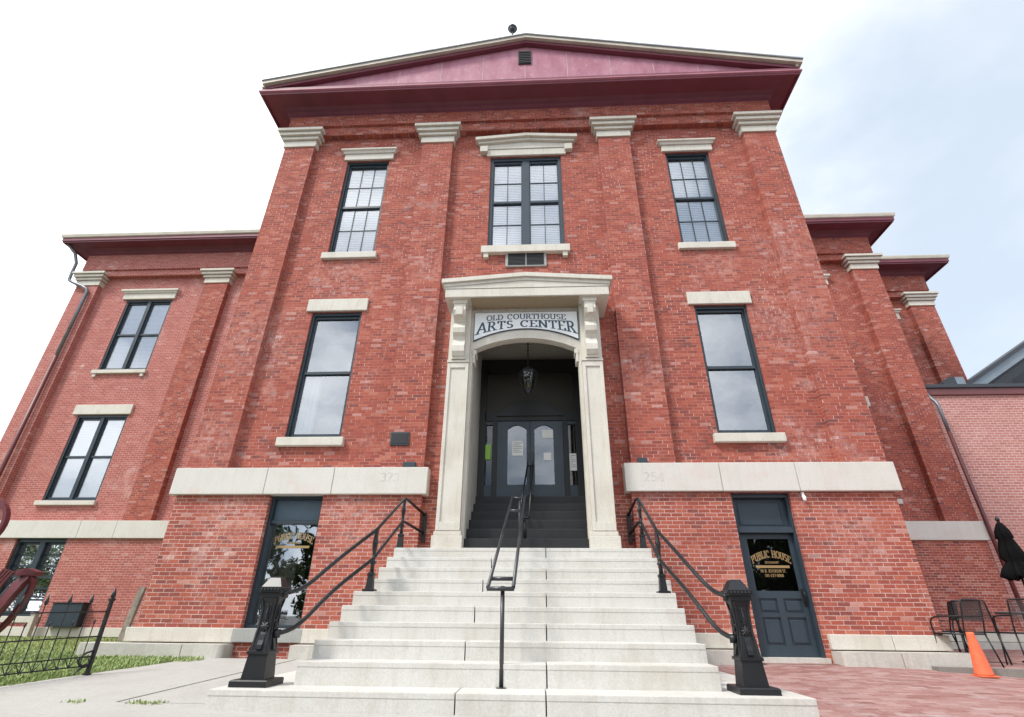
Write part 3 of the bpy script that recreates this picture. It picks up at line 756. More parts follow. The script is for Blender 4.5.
pub(sdoor, (gx0+gx1)/2, .95, .62, yl+.015)
bm = BM(); box(bm, lx1-.062, lx1-.016, yl-.015, yl+.002, .22, .48, .01); tube(bm, smooth_path([(lx1-.039, yl-.01, .44), (lx1-.039, yl-.07, .42), (lx1-.039, yl-.07, .30), (lx1-.039, yl-.01, .27)]), .011); obj('handle', bm, 'black', sdoor)
bm = BM(); box(bm, x0-.02, x1+.02, -.02, .3, -.9, z0+.015); obj('threshold', bm, 'ledge', sdoor)

# ------------------------------------------------------------------ portal
bm = BM()
def arcz(x, c, rise, half):               # a flat segmental arch
    rr = (half*half+rise*rise)/(2*rise); return c-rr+math.sqrt(rr*rr-x*x)
pts = [(1.10, .97), (1.10, 5.56), (-1.10, 5.56), (-1.10, .97), (-1.03, .97)]
pts += [(-1.03+2.06*i/20, arcz(-1.03+2.06*i/20, 4.965, .26, 1.03)) for i in range(21)]
pts += [(1.03, .97)]
a = [bm.verts.new((x, -.29, z)) for x, z in pts]; b = [bm.verts.new((x, -.10, z)) for x, z in pts]
n = len(pts)
for i in range(n): bm.faces.new((a[i], b[i], b[(i+1) % n], a[(i+1) % n]))
# front face of the arch in strips, so that no face folds over the opening
for s in (a, b):
    top = [s[2], s[1]]
    for i in range(20): bm.faces.new((s[5+i], s[6+i], s[1], s[2])) if False else None
    for i in range(20):
        x_a, x_b = pts[5+i][0], pts[6+i][0]; yv = s[5].co.y
        p, q = bm.verts.new((x_a, yv, 5.56)), bm.verts.new((x_b, yv, 5.56)); bm.faces.new((s[5+i], s[6+i], q, p))
    yv = s[5].co.y
    quad(bm, (-1.10, yv, .97), (-1.03, yv, .97), (-1.03, yv, 5.56), (-1.10, yv, 5.56)); quad(bm, (1.03, yv, .97), (1.10, yv, .97), (1.10, yv, 5.56), (1.03, yv, 5.56))
for s in (-1, 1):                          # little corbels at the springing
    box(bm, *sorted((s*1.03, s*.985)), -.305, -.05, 4.42, 4.66, .01); box(bm, *sorted((s*1.04, s*.96)), -.31, -.05, 4.60, 4.70, .008)
portal = obj('portal', bm, 'stone', HQ)
for s, xi, xo in ((-1, -1.085, -1.49), (1, 1.085, 1.47)):
    x0, x1 = min(xi, xo), max(xi, xo); bm = BM()
    box(bm, x0, x1, -.40, WY+.05, 1.15, 5.70)
    box(bm, x0-.05, x1+.05, -.46, WY+.05, .972, 1.20, .012); box(bm, x0-.025, x1+.025, -.43, WY+.05, 1.202, 1.27, .012)
    for q in ((x0, x0+.06, 1.28, 4.36), (x1-.06, x1, 1.28, 4.36), (x0+.06, x1-.06, 1.28, 1.42), (x0+.06, x1-.06, 4.26, 4.36)): box(bm, q[0], q[1], -.425, -.38, q[2], q[3], .006)
    box(bm, x0-.01, x1+.01, -.44, WY, 4.37, 4.42, .008)
    obj('column', bm, 'stone', portal)
    bm = BM(); c0, c1 = x0+.085, x1-.085        # scrolled console: an S curve seen from the side, wide as the column
    prof = [(-.43, 4.46), (-.50, 4.48), (-.55, 4.56), (-.55, 4.68), (-.50, 4.76), (-.47, 4.84), (-.50, 4.90), (-.57, 4.96), (-.59, 5.06), (-.54, 5.14), (-.50, 5.20), (-.54, 5.26), (-.63, 5.32), (-.67, 5.42), (-.64, 5.52), (-.64, 5.66), (-.38, 5.66), (-.38, 4.46)]
    va = [bm.verts.new((c0, y, z)) for y, z in prof]; vb = [bm.verts.new((c1, y, z)) for y, z in prof]
    bm.faces.new(va); bm.faces.new(vb[::-1])
    for i in range(len(prof)): bm.faces.new((va[i], vb[i], vb[(i+1) % len(prof)], va[(i+1) % len(prof)]))
    box(bm, c0-.03, c1+.03, -.66, -.38, 5.58, 5.67, .006); box(bm, c0-.02, c1+.02, -.47, -.38, 4.43, 4.48, .006)
    box(bm, c0+.05, c1-.05, -.68, -.60, 5.30, 5.50, .01)
    obj('console', bm, 'stone', portal)
bm = BM()
box(bm, -1.58, 1.66, -.74, WY+.1, 5.665, 5.86, .012)                              # flat band; its underside shades the sign
prism(bm, [(-1.58, 5.862), (1.66, 5.862), (1.66, 5.875), (.0, 6.0), (-1.58, 5.875)], -.74, WY+.1)
for d, e, o in ((5.90, 5.97, .03), (5.97, 6.06, .075)):
    prism(bm, [(-1.58-o, d), (.02, d+.13), (1.66+o, d), (1.66+o, e), (.02, e+.13), (-1.58-o, e)], -.74-o, WY+.1)
prism(bm, [(-1.60, 5.862), (1.68, 5.862), (1.68, 5.90), (.02, 6.03), (-1.60, 5.90)], -.75, -.7)
obj('hood', bm, 'stone', portal)
bm = BM(); quad(bm, (-1.1, -.29, 5.56), (1.1, -.29, 5.56), (1.1, -.29, 5.67), (-1.1, -.29, 5.67)); obj('arch_top', bm, 'stone', portal)
bm = BM(); box(bm, -1.075, 1.075, -.70, -.30, 5.655, 5.664); obj('soffit', bm, 'tan', portal)  # thin slab carrying the hood's tan stain and its painted underside shade
# vestibule
XC = .06
bm = BM()
for x in (-1.032, 1.22): quad(bm, (x, -.11, .9), (x, 1.45, .9), (x, 1.45, 6.0), (x, -.11, 6.0))
quad(bm, (-1.12, -.1, 5.50), (1.22, -.1, 5.50), (1.22, 1.42, 5.75), (-1.12, 1.42, 5.75)); quad(bm, (-1.12, 1.42, 5.2), (1.22, 1.42, 5.2), (1.22, 1.42, 5.75), (-1.12, 1.42, 5.75))
obj('vestibule', bm, 'plaster', HQ)
for k in range(6):
    bm = BM(); box(bm, -1.03 if k else -1.03, 1.085+(.13 if k > 2 else 0), -.27+.28*k, 1.7-.001*k, .6, .98+.197*(k+1), .008)
    obj('stair_tread', bm, 'rubber', HQ)
YD = 1.26
bm = BM()
box(bm, -1.03, XC-.95, YD, YD+.14, 2.16, 5.28); box(bm, XC+.97, XC+1.14, YD, YD+.14, 2.16, 5.28); box(bm, XC-.97, XC+.97, YD, YD+.14, 4.95, 5.28)
box(bm, XC-.97, XC+.97, YD, YD+.14, 3.80, 4.0)
for s in (-1, 1): box(bm, *sorted((XC+s*.70, XC+s*.80)), YD+.01, YD+.13, 2.16, 3.80)
prism(bm, [(XC-.72+1.44*i/16, 3.90+.36*math.sin(math.pi*i/16)**.8) for i in range(17)], YD-.03, YD+.1)      # arched head over the doors
df = obj('door_frame', bm, 'blackwood', HQ)
bm = BM(); quad(bm, (XC-.97, YD+.07, 4.0), (XC+.97, YD+.07, 4.0), (XC+.97, YD+.07, 4.95), (XC-.97, YD+.07, 4.95)); obj('transom_glass', bm, plain('rough_transom_glass', (.030, .027, .019), .55), df)  # opaque dark olive pane with a rough surface
bm = BM(); quad(bm, (XC-.95, YD+.85, 4.0), (XC+.95, YD+.85, 4.0), (XC+.95, YD+.85, 4.9), (XC-.95, YD+.85, 4.9)); obj('transom_curtain', bm, plain('olive_curtain', (.10, .09, .065), .9), df)
for s, a, b in ((-1, XC-.97, XC-.80), (1, XC+.80, XC+.97)):
    bm = BM(); box(bm, a, b, YD+.03, YD+.11, 2.16, 2.42); box(bm, a, b, YD+.03, YD+.11, 3.72, 3.80); box(bm, a, a+.012, YD+.03, YD+.11, 2.42, 3.72)
    sl = obj('sidelight', bm, 'slate', df)
    bm = BM(); quad(bm, (a, YD+.07, 2.42), (b, YD+.07, 2.42), (b, YD+.07, 3.72), (a, YD+.07, 3.72)); obj('glass', bm, 'glassdark', sl)
for a, b in ((XC-.695, XC-.005), (XC+.005, XC+.695)):
    bm = BM()
    ga, gb = (a+.22, b-.07) if a < XC else (a+.09, b-.20)
    box(bm, a, ga, YD+.02, YD+.08, 2.17, 3.79); box(bm, gb, b, YD+.02, YD+.08, 2.17, 3.79); box(bm, ga, gb, YD+.02, YD+.08, 2.17, 2.43)
    prism(bm, [(ga, 3.79), (ga, 3.62)]+[(ga+(gb-ga)*i/10, 3.62+.09*math.sin(math.pi*i/10)) for i in range(1, 10)]+[(gb, 3.62), (gb, 3.79)], YD+.02, YD+.08)
    fd = obj('front_door', bm, 'slate', HQ)
    bm = BM(); quad(bm, (ga, YD+.05, 2.43), (gb, YD+.05, 2.43), (gb, YD+.05, 3.72), (ga, YD+.05, 3.72)); obj('glass', bm, 'glassdoor', fd)
    hx = b-.05 if a < XC else a+.05
    bm = BM(); tube(bm, smooth_path([(hx, YD+.02, 3.1), (hx, YD-.04, 3.08), (hx, YD-.04, 2.88), (hx, YD+.02, 2.86)]), .012); obj('handle', bm, 'steel', fd)
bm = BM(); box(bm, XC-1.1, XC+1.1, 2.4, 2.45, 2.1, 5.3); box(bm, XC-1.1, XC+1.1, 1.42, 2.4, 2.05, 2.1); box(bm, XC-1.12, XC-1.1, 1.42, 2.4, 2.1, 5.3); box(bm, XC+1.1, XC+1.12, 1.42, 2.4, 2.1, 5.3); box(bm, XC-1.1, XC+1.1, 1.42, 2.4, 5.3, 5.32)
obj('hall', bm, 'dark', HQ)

# ------------------------------------------------------------------ wings
YW = 5.85
def wing(x0, x1, holes, y, mat):
    bm = BM(); wall(bm, x0, x1, 2.2, 12.2, y+.2, holes, .34)
    box(bm, x0, x1, y-.003, y+.3, 11.45, 11.74); box(bm, x0-.02, x1+.02, y-.07, y+.3, 11.70, 12.5)
    return bm
LW = [(-15.0, -13.25, 7.53, 10.47), (-15.0, -13.27, 3.09, 5.90)]; LB = (-15.05, -13.5, -.05, 1.98)
bm = wing(-17.04, -6.2, LW, YW, 'brickL')
wall(bm, -17.045, -6.2, -.9, 2.0, YW, [LB], .3)
quad(bm, (-17.045, YW, -.9), (-17.045, 14, -.9), (-17.045, 14, 12.3), (-17.045, YW, 12.3)); quad(bm, (-17.045, 14, -.9), (-6.2, 14, -.9), (-6.2, 14, 12.3), (-17.045, 14, 12.3))
obj('wing_wall', bm, 'brickL', HQ)
pilaster(-17.05, -16.2, YW, YW+.25, 2.3, 11.2, 'brickL'); pilaster(-12.06, -11.18, YW, YW+.25, 2.3, 11.2, 'brick')
belt([(-17.07, -13.2), (-13.2, -12.1), (-12.1, -6.4)], YW-.09, YW+.2)
bm = BM(); box(bm, -17.05, -6.5, YW-.07, YW+.15, -.52, -.30, .01); obj('plinth', bm, 'stone', HQ)
RW = [(8.75, 10.40, 7.55, 10.5), (8.75, 10.42, 3.1, 5.92)]
bm = wing(6.2, 12.24, RW, YW, 'brick')
wall(bm, 6.2, 12.25, -.9, 2.0, YW)
quad(bm, (12.24, YW, -.9), (12.24, 8.3, -.9), (12.24, 8.3, 12.3), (12.24, YW, 12.3))
YR = 8.3
wall(bm, 12.2, 15.80, -.9, 12.3, YR+.2, [(13.05, 14.2, 7.55, 10.5)], .34); box(bm, 12.2, 15.8, YR-.003, YR+.3, 11.45, 11.74); box(bm, 12.2, 15.82, YR-.07, YR+.3, 11.70, 12.5)
quad(bm, (15.8, YR, -.9), (15.8, 14, -.9), (15.8, 14, 12.3), (15.8, YR, 12.3)); quad(bm, (6.2, 14, -.9), (15.8, 14, -.9), (15.8, 14, 12.3), (6.2, 14, 12.3))
obj('wing_wall', bm, 'brick', HQ)
pilaster(11.36, 12.245, YW, YW+.25, 2.3, 11.2); pilaster(14.9, 15.81, YR, YR+.25, 2.3, 11.2)
belt([(6.5, 9.6), (9.6, 12.38)], YW-.09, YW+.2)
bm = BM(); box(bm, 6.5, 12.32, YW-.07, YW+.15, -.40, -.20, .01); obj('plinth', bm, 'stone', HQ)
bm = BM(); box(bm, 6.5, 12.38, YW-.3, YW+.1, -.9, -.41, .01); obj('ledge', bm, 'ledge', HQ)
for ho, mg in ((LW[0], 'glassup'), (LW[1], 'glassup'), (RW[0], 'glassup'), (RW[1], 'glass')):
    x0, x1, z0, z1 = ho
    wn = window(x0, x1, z0, z1, YW+.22, YW+.33, 1, 2, mg, lights=2, jamb=.06, mull=.12, blind=mg == 'glassup' and x0 < 0, backing='dark')
    top = z0 > 7
    sill(wn, x0-.12, x1+.06, z0-.13, z0+.003, YW+.1, YW+.5, top); lintel(wn, x0-.16, x1+.10, z1+.003, z1+(.24 if top else .34), YW+.13, YW+.5, .15 if top else 0)
wn = window(13.05, 14.2, 7.55, 10.5, YR+.24, YR+.38, 1, 2, 'glass'); lintel(wn, 12.95, 14.45, 10.503, 10.8, YR+.12, YR+.5, .13); sill(wn, 12.95, 14.3, 7.35, 7.553, YR+.08, YR+.5)
x0, x1, z0, z1 = LB
wn = window(x0, x1, z0, z1, YW+.06, YW+.20, 1, 6, 'glassshop', lights=2, jamb=.07, mull=.16, bars=.05); sill(wn, x0-.08, x1+.08, z0-.15, z0+.003, YW-.05, YW+.3)
CORN_W = [(d, z+.28) for d, z in CORN+[(.69, 12.36), (.69, 12.50), (0, 12.60)]]
GUT = [(.692, 12.77), (.73, 12.79), (.75, 12.88), (.75, 12.92), (.66, 12.93), (.66, 12.78)]
for path in ([(-17.05, 14), (-17.05, YW), (-6.34, YW)], [(6.34, YW), (12.245, YW), (12.245, YR), (15.81, YR), (15.81, 14)]):
    bm = BM(); sweep(bm, path, CORN_W); obj('cornice', bm, 'maroon', HQ)
    bm = BM(); sweep(bm, path, GUT); obj('gutter', bm, 'gutter', HQ)
bm = BM()
slab(bm, [(-17.65, YW-.65), (-6.4, YW-.65), (-6.4, 14.5), (-17.65, 14.5)], 12.885, 12.915)
slab(bm, [(6.4, YW-.65), (12.9, YW-.65), (12.9, YR-.65), (16.3, YR-.65), (16.3, 14.5), (6.4, 14.5)], 12.885, 12.915)
obj('wing_roof', bm, 'roof', HQ)
bm = BM(); tube(bm, smooth_path([(-17.72, 5.25, 12.75), (-17.30, 5.66, 12.19), (-17.32, 5.70, 11.25), (-17.25, 5.72, 11.15), (-16.50, 5.74, 10.85), (-16.43, 5.76, 10.7)], 1)+[Vector((-16.43, 5.76, 8.0))], .055); dp = obj('drainpipe', bm, 'pipegrey', HQ)
bm = BM(); tube(bm, [(-16.43, 5.76, 8.0), (-16.43, 5.72, -.5)], .06); obj('lower_pipe', bm, 'pipe', dp)
bm = BM(); tube(bm, smooth_path([(12.31, 6.0, 6.35), (12.32, 5.95, 6.2), (12.33, 5.74, 5.9), (12.32, 5.74, 5.6)], 1)+[Vector((12.32, 5.74, 5.0))], .05); dp = obj('drainpipe', bm, 'pipegrey', HQ)
bm = BM(); tube(bm, [(12.32, 5.74, 5.0), (12.32, 5.70, -.6)], .055); obj('lower_pipe', bm, 'pipe', dp)
# small fittings on the front
bm = BM(); box(bm, 4.72, 4.76, -.05, .0, 1.90, 1.975, .006); lathe(bm, [(.01, 1.82), (.025, 1.84), (.03, 1.89), (.015, 1.91)], 4.74, -.06, 12)
tag(obj('security_light', bm, 'white', origin=(4.77, 0, 1.8)), 'small white security lamp on the wall just right of the dark blue door', 'lamp')
for x0, x1, lb in ((-2.25, -2.02, 'small dark box on the wall above the left stone belt'), (2.0, 2.17, 'small dark box on the wall above the right stone belt')):
    bm = BM(); box(bm, x0, x1, -.04, .0, (2.435 if x0 < 0 else 2.495), (2.54 if x0 < 0 else 2.595), .008); tag(obj('junction_box', bm, 'frame', origin=(x0, 0, 2.475)), lb, 'box')
bm = BM(); box(bm, -2.545, -2.19, -.025, 0, 2.86, 3.12, .006); pq = tag(obj('wall_plaque', bm, 'frame', origin=(-2.36, 0, 2.86)), 'small dark metal plaque on the brick pilaster left of the portal', 'plaque')
bm = BM(); box(bm, -2.52, -2.215, -.031, -.022, 2.885, 3.095, .004); obj('plate', bm, 'black', pq)
bm = BM(); tube(bm, [(-.31, -.73, 14.18), (-.31, -.73, 14.5)], .022)
lathe(bm, [(.02, 14.50), (.07, 14.53), (.105, 14.60), (.11, 14.66), (.095, 14.73), (.05, 14.79), (.01, 14.80)], -.31, -.73, 16); lathe(bm, [(.112, 14.62), (.135, 14.655), (.112, 14.69)], -.31, -.73, 16)
tag(obj('roof_finial', bm, 'darksteel', origin=(-.31, -.73, 14.2)), 'small dark ball finial on the roof ridge beside the gable peak', 'finial')

# ------------------------------------------------------------------ sign and lantern
SG = thing('entrance_sign', 'white arched sign reading Old Courthouse Arts Center above the entrance', 'sign', (.02, -.30, 4.9))
def sgpoly(m_):
    p = [(-1.03+m_, 5.555-m_), (-1.03+m_, 4.885+m_*2)]
    p += [(-1.03+2.09*i/20, arcz(-1.03+2.06*i/20, 5.155, .27, 1.03)+m_) for i in range(1, 20)]
    return p+[(1.06-m_, 4.885+m_*2), (1.06-m_, 5.555-m_)]
def arched_plate(bm, m_, y0, y1):
    top = 5.555-m_; pl = sgpoly(m_)[1:-1]
    for y in (y0, y1):
        for (xa, za), (xb, zb) in zip(pl, pl[1:]): quad(bm, (xa, y, za), (xb, y, zb), (xb, y, top), (xa, y, top))
    for (xa, za), (xb, zb) in zip(pl, pl[1:]): quad(bm, (xa, y0, za), (xb, y0, zb), (xb, y1, zb), (xa, y1, za))
    for x, z in (pl[0], pl[-1]): quad(bm, (x, y0, z), (x, y1, z), (x, y1, top), (x, y0, top))
    quad(bm, (pl[0][0], y0, top), (pl[-1][0], y0, top), (pl[-1][0], y1, top), (pl[0][0], y1, top))
bm = BM(); arched_plate(bm, 0, -.318, -.295); obj('backing', bm, 'navy', SG)
bm = BM(); arched_plate(bm, .014, -.330, -.305); obj('panel', bm, 'sign', SG)
bm = BM()
letters(bm, 'OLD COURTHOUSE', lambda u, v, y: (.02+(u-.5)*1.60, y, 5.385-.035*((u-.5)*2)**2+v*.115), y=-.330, th=.003, thick=.16, thin=.07)
def l2(u, v, y):
    t = (u-.5)*2; bot = 5.20-.165*t*t; tp_ = 5.345-.045*t*t
    return (.02+t*.965*(1+.03*(1-v)*abs(t)), y, bot+(tp_-bot)*v)
letters(bm, 'ARTS CENTER', l2, y=-.330, th=.003, thick=.17, thin=.08, gap=.10)
obj('lettering', bm, 'navy', SG)
LT = thing('hanging_lantern', 'old glass and metal lantern hanging on a chain in the entrance', 'lantern', (.045, .3, 4.03))
lx, ly = .045, .3
bm = BM(); lathe(bm, [(.02, 4.62), (.05, 4.60), (.10, 4.57), (.215, 4.46), (.22, 4.44), (.19, 4.43)], lx, ly, 6, smooth=False); lathe(bm, [(.02, 4.00), (.05, 4.02), (.10, 4.08), (.11, 4.10)], lx, ly, 6, smooth=False)
for k in range(6):
    a = k*math.pi/3; tube(bm, [(lx+.105*math.cos(a), ly+.105*math.sin(a), 4.09), (lx+.19*math.cos(a), ly+.19*math.sin(a), 4.44)], .009, 6)
obj('cage', bm, 'black', LT)
bm = BM(); lathe(bm, [(.10, 4.10), (.183, 4.43)], lx, ly, 6, smooth=False); obj('glass', bm, glass('lantern_glass', .05, (.62, .55, .42)), LT)
bm = BM(); tube(bm, [(lx, ly, 4.10), (lx, ly, 4.26)], .03); obj('candle', bm, 'gutter', LT)
bm = BM(); tube(bm, [(lx, ly, 4.60), (lx, ly, 5.75)], .009, 6)
for i in range(14): lathe(bm, [(.012, 4.66+i*.078), (.02, 4.68+i*.078), (.012, 4.70+i*.078)], lx, ly, 6)
obj('chain', bm, 'black', LT)
# papers taped to the doors
def flyer(x0, x1, z0, z1, mat, lb, marks=True):
    y = YD+.044
    bm = BM(); box(bm, x0, x1, y-.004, y-.001, z0, z1); f = tag(obj('paper_notice', bm, mat, origin=((x0+x1)/2, y, z0)), lb, 'notice')
    if marks:
        bm = BM(); n = int((z1-z0)/.04)
        for i in range(1, n): box(bm, x0+.025, x1-.025-(.05 if i % 3 == 2 else 0), y-.006, y-.004, z1-.01-i*.04, z1-i*.04+.002)
        obj('print', bm, 'sillgrey', f)
    return f
flyer(-.32, -.09, 3.04, 3.36, 'paper', 'white notice sheet taped to the left front door')
flyer(.32, .55, 3.42, 3.60, 'paper', 'white notice at the top of the right front door glass', False)
flyer(.34, .50, 2.94, 3.10, 'paper', 'small blank white sheet in the middle of the right front door', False)
flyer(.875, 1.02, 2.72, 3.08, 'paper', 'tall printed sheet in the sidelight right of the doors')
flyer(-.885, -.77, 2.96, 3.28, 'green', 'green flyer in the sidelight left of the doors', False)

# ------------------------------------------------------------------ front steps
ST = thing('front_steps', 'broad flight of ten pale limestone steps up to the portal', 'steps', (0, -2, -.75))
def zs(k): return .982-.1705*k
for k in range(10):
    xl, xr = (-2.06-.004*k, 1.93) if k < 4 else (-2.15-.004*k, 1.905-.003*k)
    yf, zt = -.70-.33*k, zs(k)
    if k == 9: xl, xr, yf, zt = -2.80, 2.55, YF, -.585
    js = {0: [-.44, .31], 1: [-.50], 2: [.30], 3: [-.55], 4: [.285], 5: [-.57], 6: [.27], 7: [-.58], 8: [.255], 9: [-.56, .24]}[k]
    ed = [xl]+[j+.004 for j in js]+[xr]
    bm = BM()
    for i, (a, b) in enumerate(zip(ed, ed[1:])):
        g0_, g1_ = (.0055 if i else 0), (.0055 if i < len(ed)-2 else 0)
        dz = random.uniform(-.003, .003)
        jy = random.uniform(-.004, .004)
        box(bm, a+g0_, b-g1_, yf+jy, .10-.002*k, zt-.052, zt+dz, .007)
        box(bm, a+g0_+.001, b-g1_-.001, yf+jy+.0045, .099-.002*k, -.95, zt-.048)
    obj('step', bm, 'step', ST)

# ------------------------------------------------------------------ railings
def newel(parent, cx, cy, z0):
    bm = BM()
    sqtower(bm, [(.20, z0), (.20, z0+.045), (.19, z0+.055)], cx, cy)
    sqtower(bm, [(.125, z0+.05), (.105, z0+.255), (.12, z0+.26), (.12, z0+.285), (.10, z0+.29)], cx, cy)
    sqtower(bm, [(.105, z0+.285), (.098, z0+.34), (.084, z0+.42), (.078, z0+.46), (.076, z0+.66), (.084, z0+.72), (.10, z0+.755), (.112, z0+.76), (.112, z0+.80), (.128, z0+.805), (.128, z0+.85), (.112, z0+.855), (.06, z0+.94), (.045, z0+.95)], cx, cy)
    for k in range(4):                                     # scroll ribs, corner beads, rosette on each face
        m_ = Matrix.Translation((cx, cy, 0)) @ Matrix.Rotation(k*math.pi/2, 4, 'Z')
        tmp = BM()
        prof = [(-.10, z0+.29), (-.122, z0+.305), (-.116, z0+.34), (-.10, z0+.38), (-.088, z0+.43), (-.08, z0+.45), (-.07, z0+.45), (-.07, z0+.29)]
        for xo, wd in ((0, .055),):
            va = [tmp.verts.new((xo-wd/2, y, z)) for y, z in prof]; vb = [tmp.verts.new((xo+wd/2, y, z)) for y, z in prof]
            tmp.faces.new(va); tmp.faces.new(vb[::-1])
            for i in range(len(prof)): tmp.faces.new((va[i], vb[i], vb[(i+1) % len(prof)], va[(i+1) % len(prof)]))
        for xo in (-.062, .062): tube(tmp, [(xo*1.3, -.10, z0+.29), (xo*1.1, -.086, z0+.44), (xo, -.078, z0+.5), (xo, -.078, z0+.66), (xo*1.3, -.096, z0+.75)], .009, 6)
        box(tmp, -.035, .035, -.083, -.07, z0+.58, z0+.70, .006)
        for i in range(6): lathe(tmp, [(.004, z0+.815), (.014, z0+.828), (.004, z0+.842)], -.095+i*.038, -.131, 6)
        for i in range(8):
            a = i*math.pi/4; tube(tmp, [(.0, -.092, z0+.50), (.044*math.cos(a), -.084, z0+.50+.044*math.sin(a))], [.014, .009], 6)
        tube(tmp, [(0, -.075, z0+.56), (0, -.088, z0+.62), (0, -.082, z0+.70)], [.022, .014, .006], 6)
        for v in tmp.verts: v.co = m_ @ v.co
        tm = bpy.data.meshes.new('t'); tmp.to_mesh(tm); tmp.free(); bm.from_mesh(tm); bpy.data.meshes.remove(tm)
    for v in bm.verts: v.co.x = cx+(v.co.x-cx)*.9; v.co.y = cy+(v.co.y-cy)*.9
    return obj('newel_post', bm, 'newelpaint', parent)
def baluster(parent, x, y, z0, z1):
    bm = BM(); sqtower(bm, [(.075, z0), (.075, z0+.02), (.045, z0+.03)], x, y)
    h = z1-z0
    sqtower(bm, [(.045, z0+.025), (.036, z0+h*.24), (.044, z0+h*.25), (.044, z0+h*.28), (.026, z0+h*.30)], x, y)
    lathe(bm, [(.03, z0+h*.29), (.024, z0+h*.42), (.04, z0+h*.44), (.04, z0+h*.47), (.024, z0+h*.49), (.022, z0+h*.72), (.036, z0+h*.76), (.036, z0+h*.80), (.024, z0+h*.84), (.03, z1-.02), (.026, z1)], x, y, 10)
    for s in (-1, 1): tube(bm, smooth_path([(x, y+s*.015, z1-.30), (x, y+s*.075, z1-.24), (x, y+s*.085, z1-.14), (x, y+s*.03, z1-.07)]), .012, 6)
    return obj('baluster', bm, 'black', parent)
for sgn, lb in ((-1, 'black iron railing with ornate newel along the left side of the steps'), (1, 'black iron railing with ornate newel along the right side of the steps')):
    cx = -2.52 if sgn < 0 else 2.145; cy = -3.40
    zN = -.583
    RA = thing('stair_railing', lb, 'railing', (cx, cy, zN), 'iron railings flanking the steps')
    newel(RA, cx, cy, zN)
    bx1 = -1.985 if sgn < 0 else 1.76
    bx2 = -2.02 if sgn < 0 else 1.85
    i = 1 if sgn < 0 else -1
    for nm, dz, za in (('upper_rail', 0, .80), ('lower_rail', -.37, .435)):
        zst = zN+za
        z2, z3 = 1.065+dz, 1.775+dz
        if sgn < 0: mid = [(-2.36, -3.36, zst+.012), (-2.315, -3.14, zst+.075), (-2.22, -2.87, .50+dz*.92), (-2.13, -2.64, .675+dz*.9)]
        else: mid = [(2.03, -3.34, zst+.012), (1.985, -3.14, zst+.07), (1.905, -2.92, .47+dz*.92), (1.845, -2.66, .66+dz*.9)]
        p = [(cx+i*.06, cy, zst)]+mid+[(bx1, -1.95, z2)]
        ex = -1.79 if sgn < 0 else 1.77
        pts = smooth_path(p, 2)+[Vector((bx2, -.52, z3)), Vector((bx2*.985, -.44, z3)), Vector((ex, .10, z3-.16 if dz == 0 else z3-.09))]
        bm = BM(); tube(bm, pts, .023, 10); tube(bm, [(cx+i*.07, cy, zst), (cx+i*.13, cy+.02, zst)], .04, 10)
        obj(nm, bm, 'black', RA)
    baluster(RA, bx1, -1.95, zs(3)-.17+.003, 1.055); baluster(RA, bx2, -.52, zs(0)+.002, 1.76)
    bm = BM(); box(bm, ex-.03, ex+.03, .08, .13, 1.16, 1.65); obj('wall_bracket', bm, 'black', RA)
def pipe_rail(name, lb, xs, bot, topp, posts, bars, mat, r=.02):
    o = thing(name, lb, 'handrail', (sum(xs[0])/2, bot[0], posts[0][2]))
    for j in (0, 1):
        bm = BM(); tube(bm, [(xs[0][j], bot[0], bot[1]), (xs[1][j], topp[0], topp[1])], r, 10); obj('rail', bm, mat, o)
    for f in bars:
        a = [xs[0][j]+(xs[1][j]-xs[0][j])*f for j in (0, 1)]; y = bot[0]+(topp[0]-bot[0])*f; z = bot[1]+(topp[1]-bot[1])*f
        bm = BM(); tube(bm, [(a[0]-.01, y, z-.012), (a[1]+.01, y, z-.012)], r*1.1, 10); obj('crossbar', bm, mat, o)
    for x, y, z0, z1 in posts:
        bm = BM(); tube(bm, [(x, y, z0), (x, y, z1)], r*1.1, 10); tube(bm, [(x, y, z0), (x, y, z0+.012)], .05, 12); obj('post', bm, mat, o)
    return o
M['railsteel'] = plain('worn_dark_steel', (.055, .056, .06), .35, metal=.5, var=.3)
pipe_rail('centre_handrail', 'double steel pipe handrail down the middle of the stone steps', ((-.325, -.065), (-.22, -.015)), (-3.36, .285), (-.42, 1.83),
          [(-.175, -3.33, -.588, .30), (-.10, -.45, .98, 1.80)], (0.0, .07, .78, .985), 'railsteel')
pipe_rail('vestibule_handrail', 'black pipe handrail on the dark stairs inside the entrance', ((-.125, .045), (.01, .125)), (-.05, 1.56), (1.02, 2.76),
          [(-.03, .0, 1.17, 1.60), (.07, 1.0, 2.14, 2.74)], (0.0, 1.0), 'black', .018)

# ------------------------------------------------------------------ left side: fence, sculpture, planter, plank, grass
FE = thing('iron_fence', 'low black iron fence with spear pickets at the edge of the lawn', 'fence', (-5.38, -1.95, -.66))
fd_ = Vector((-.30, -.954, 0)).normalized(); p0 = Vector((-5.38, -1.95, 0))
def fp(s, z): q = p0+fd_*s; return (q.x, q.y, gz(q.x, q.y)+z)
bm = BM(); x, y, z = fp(0, 0)
sqtower(bm, [(.019, z-.1), (.018, z+.82), (.028, z+.825), (.028, z+.85), (.014, z+.86)], x, y); lathe(bm, [(.012, z+.85), (.03, z+.88), (.022, z+.92), (.004, z+.98)], x, y, 10)
sqtower(bm, [(.035, z-.1), (.03, z+.02)], x, y)
tube(bm, smooth_path([fp(.02, .26), fp(.12, .24), fp(.17, .16), fp(.10, .10), fp(.04, .12)]), .012, 8); tube(bm, smooth_path([fp(.02, .10), fp(.12, .08), fp(.16, .02)]), .012, 8)
obj('end_post', bm, 'black', FE)
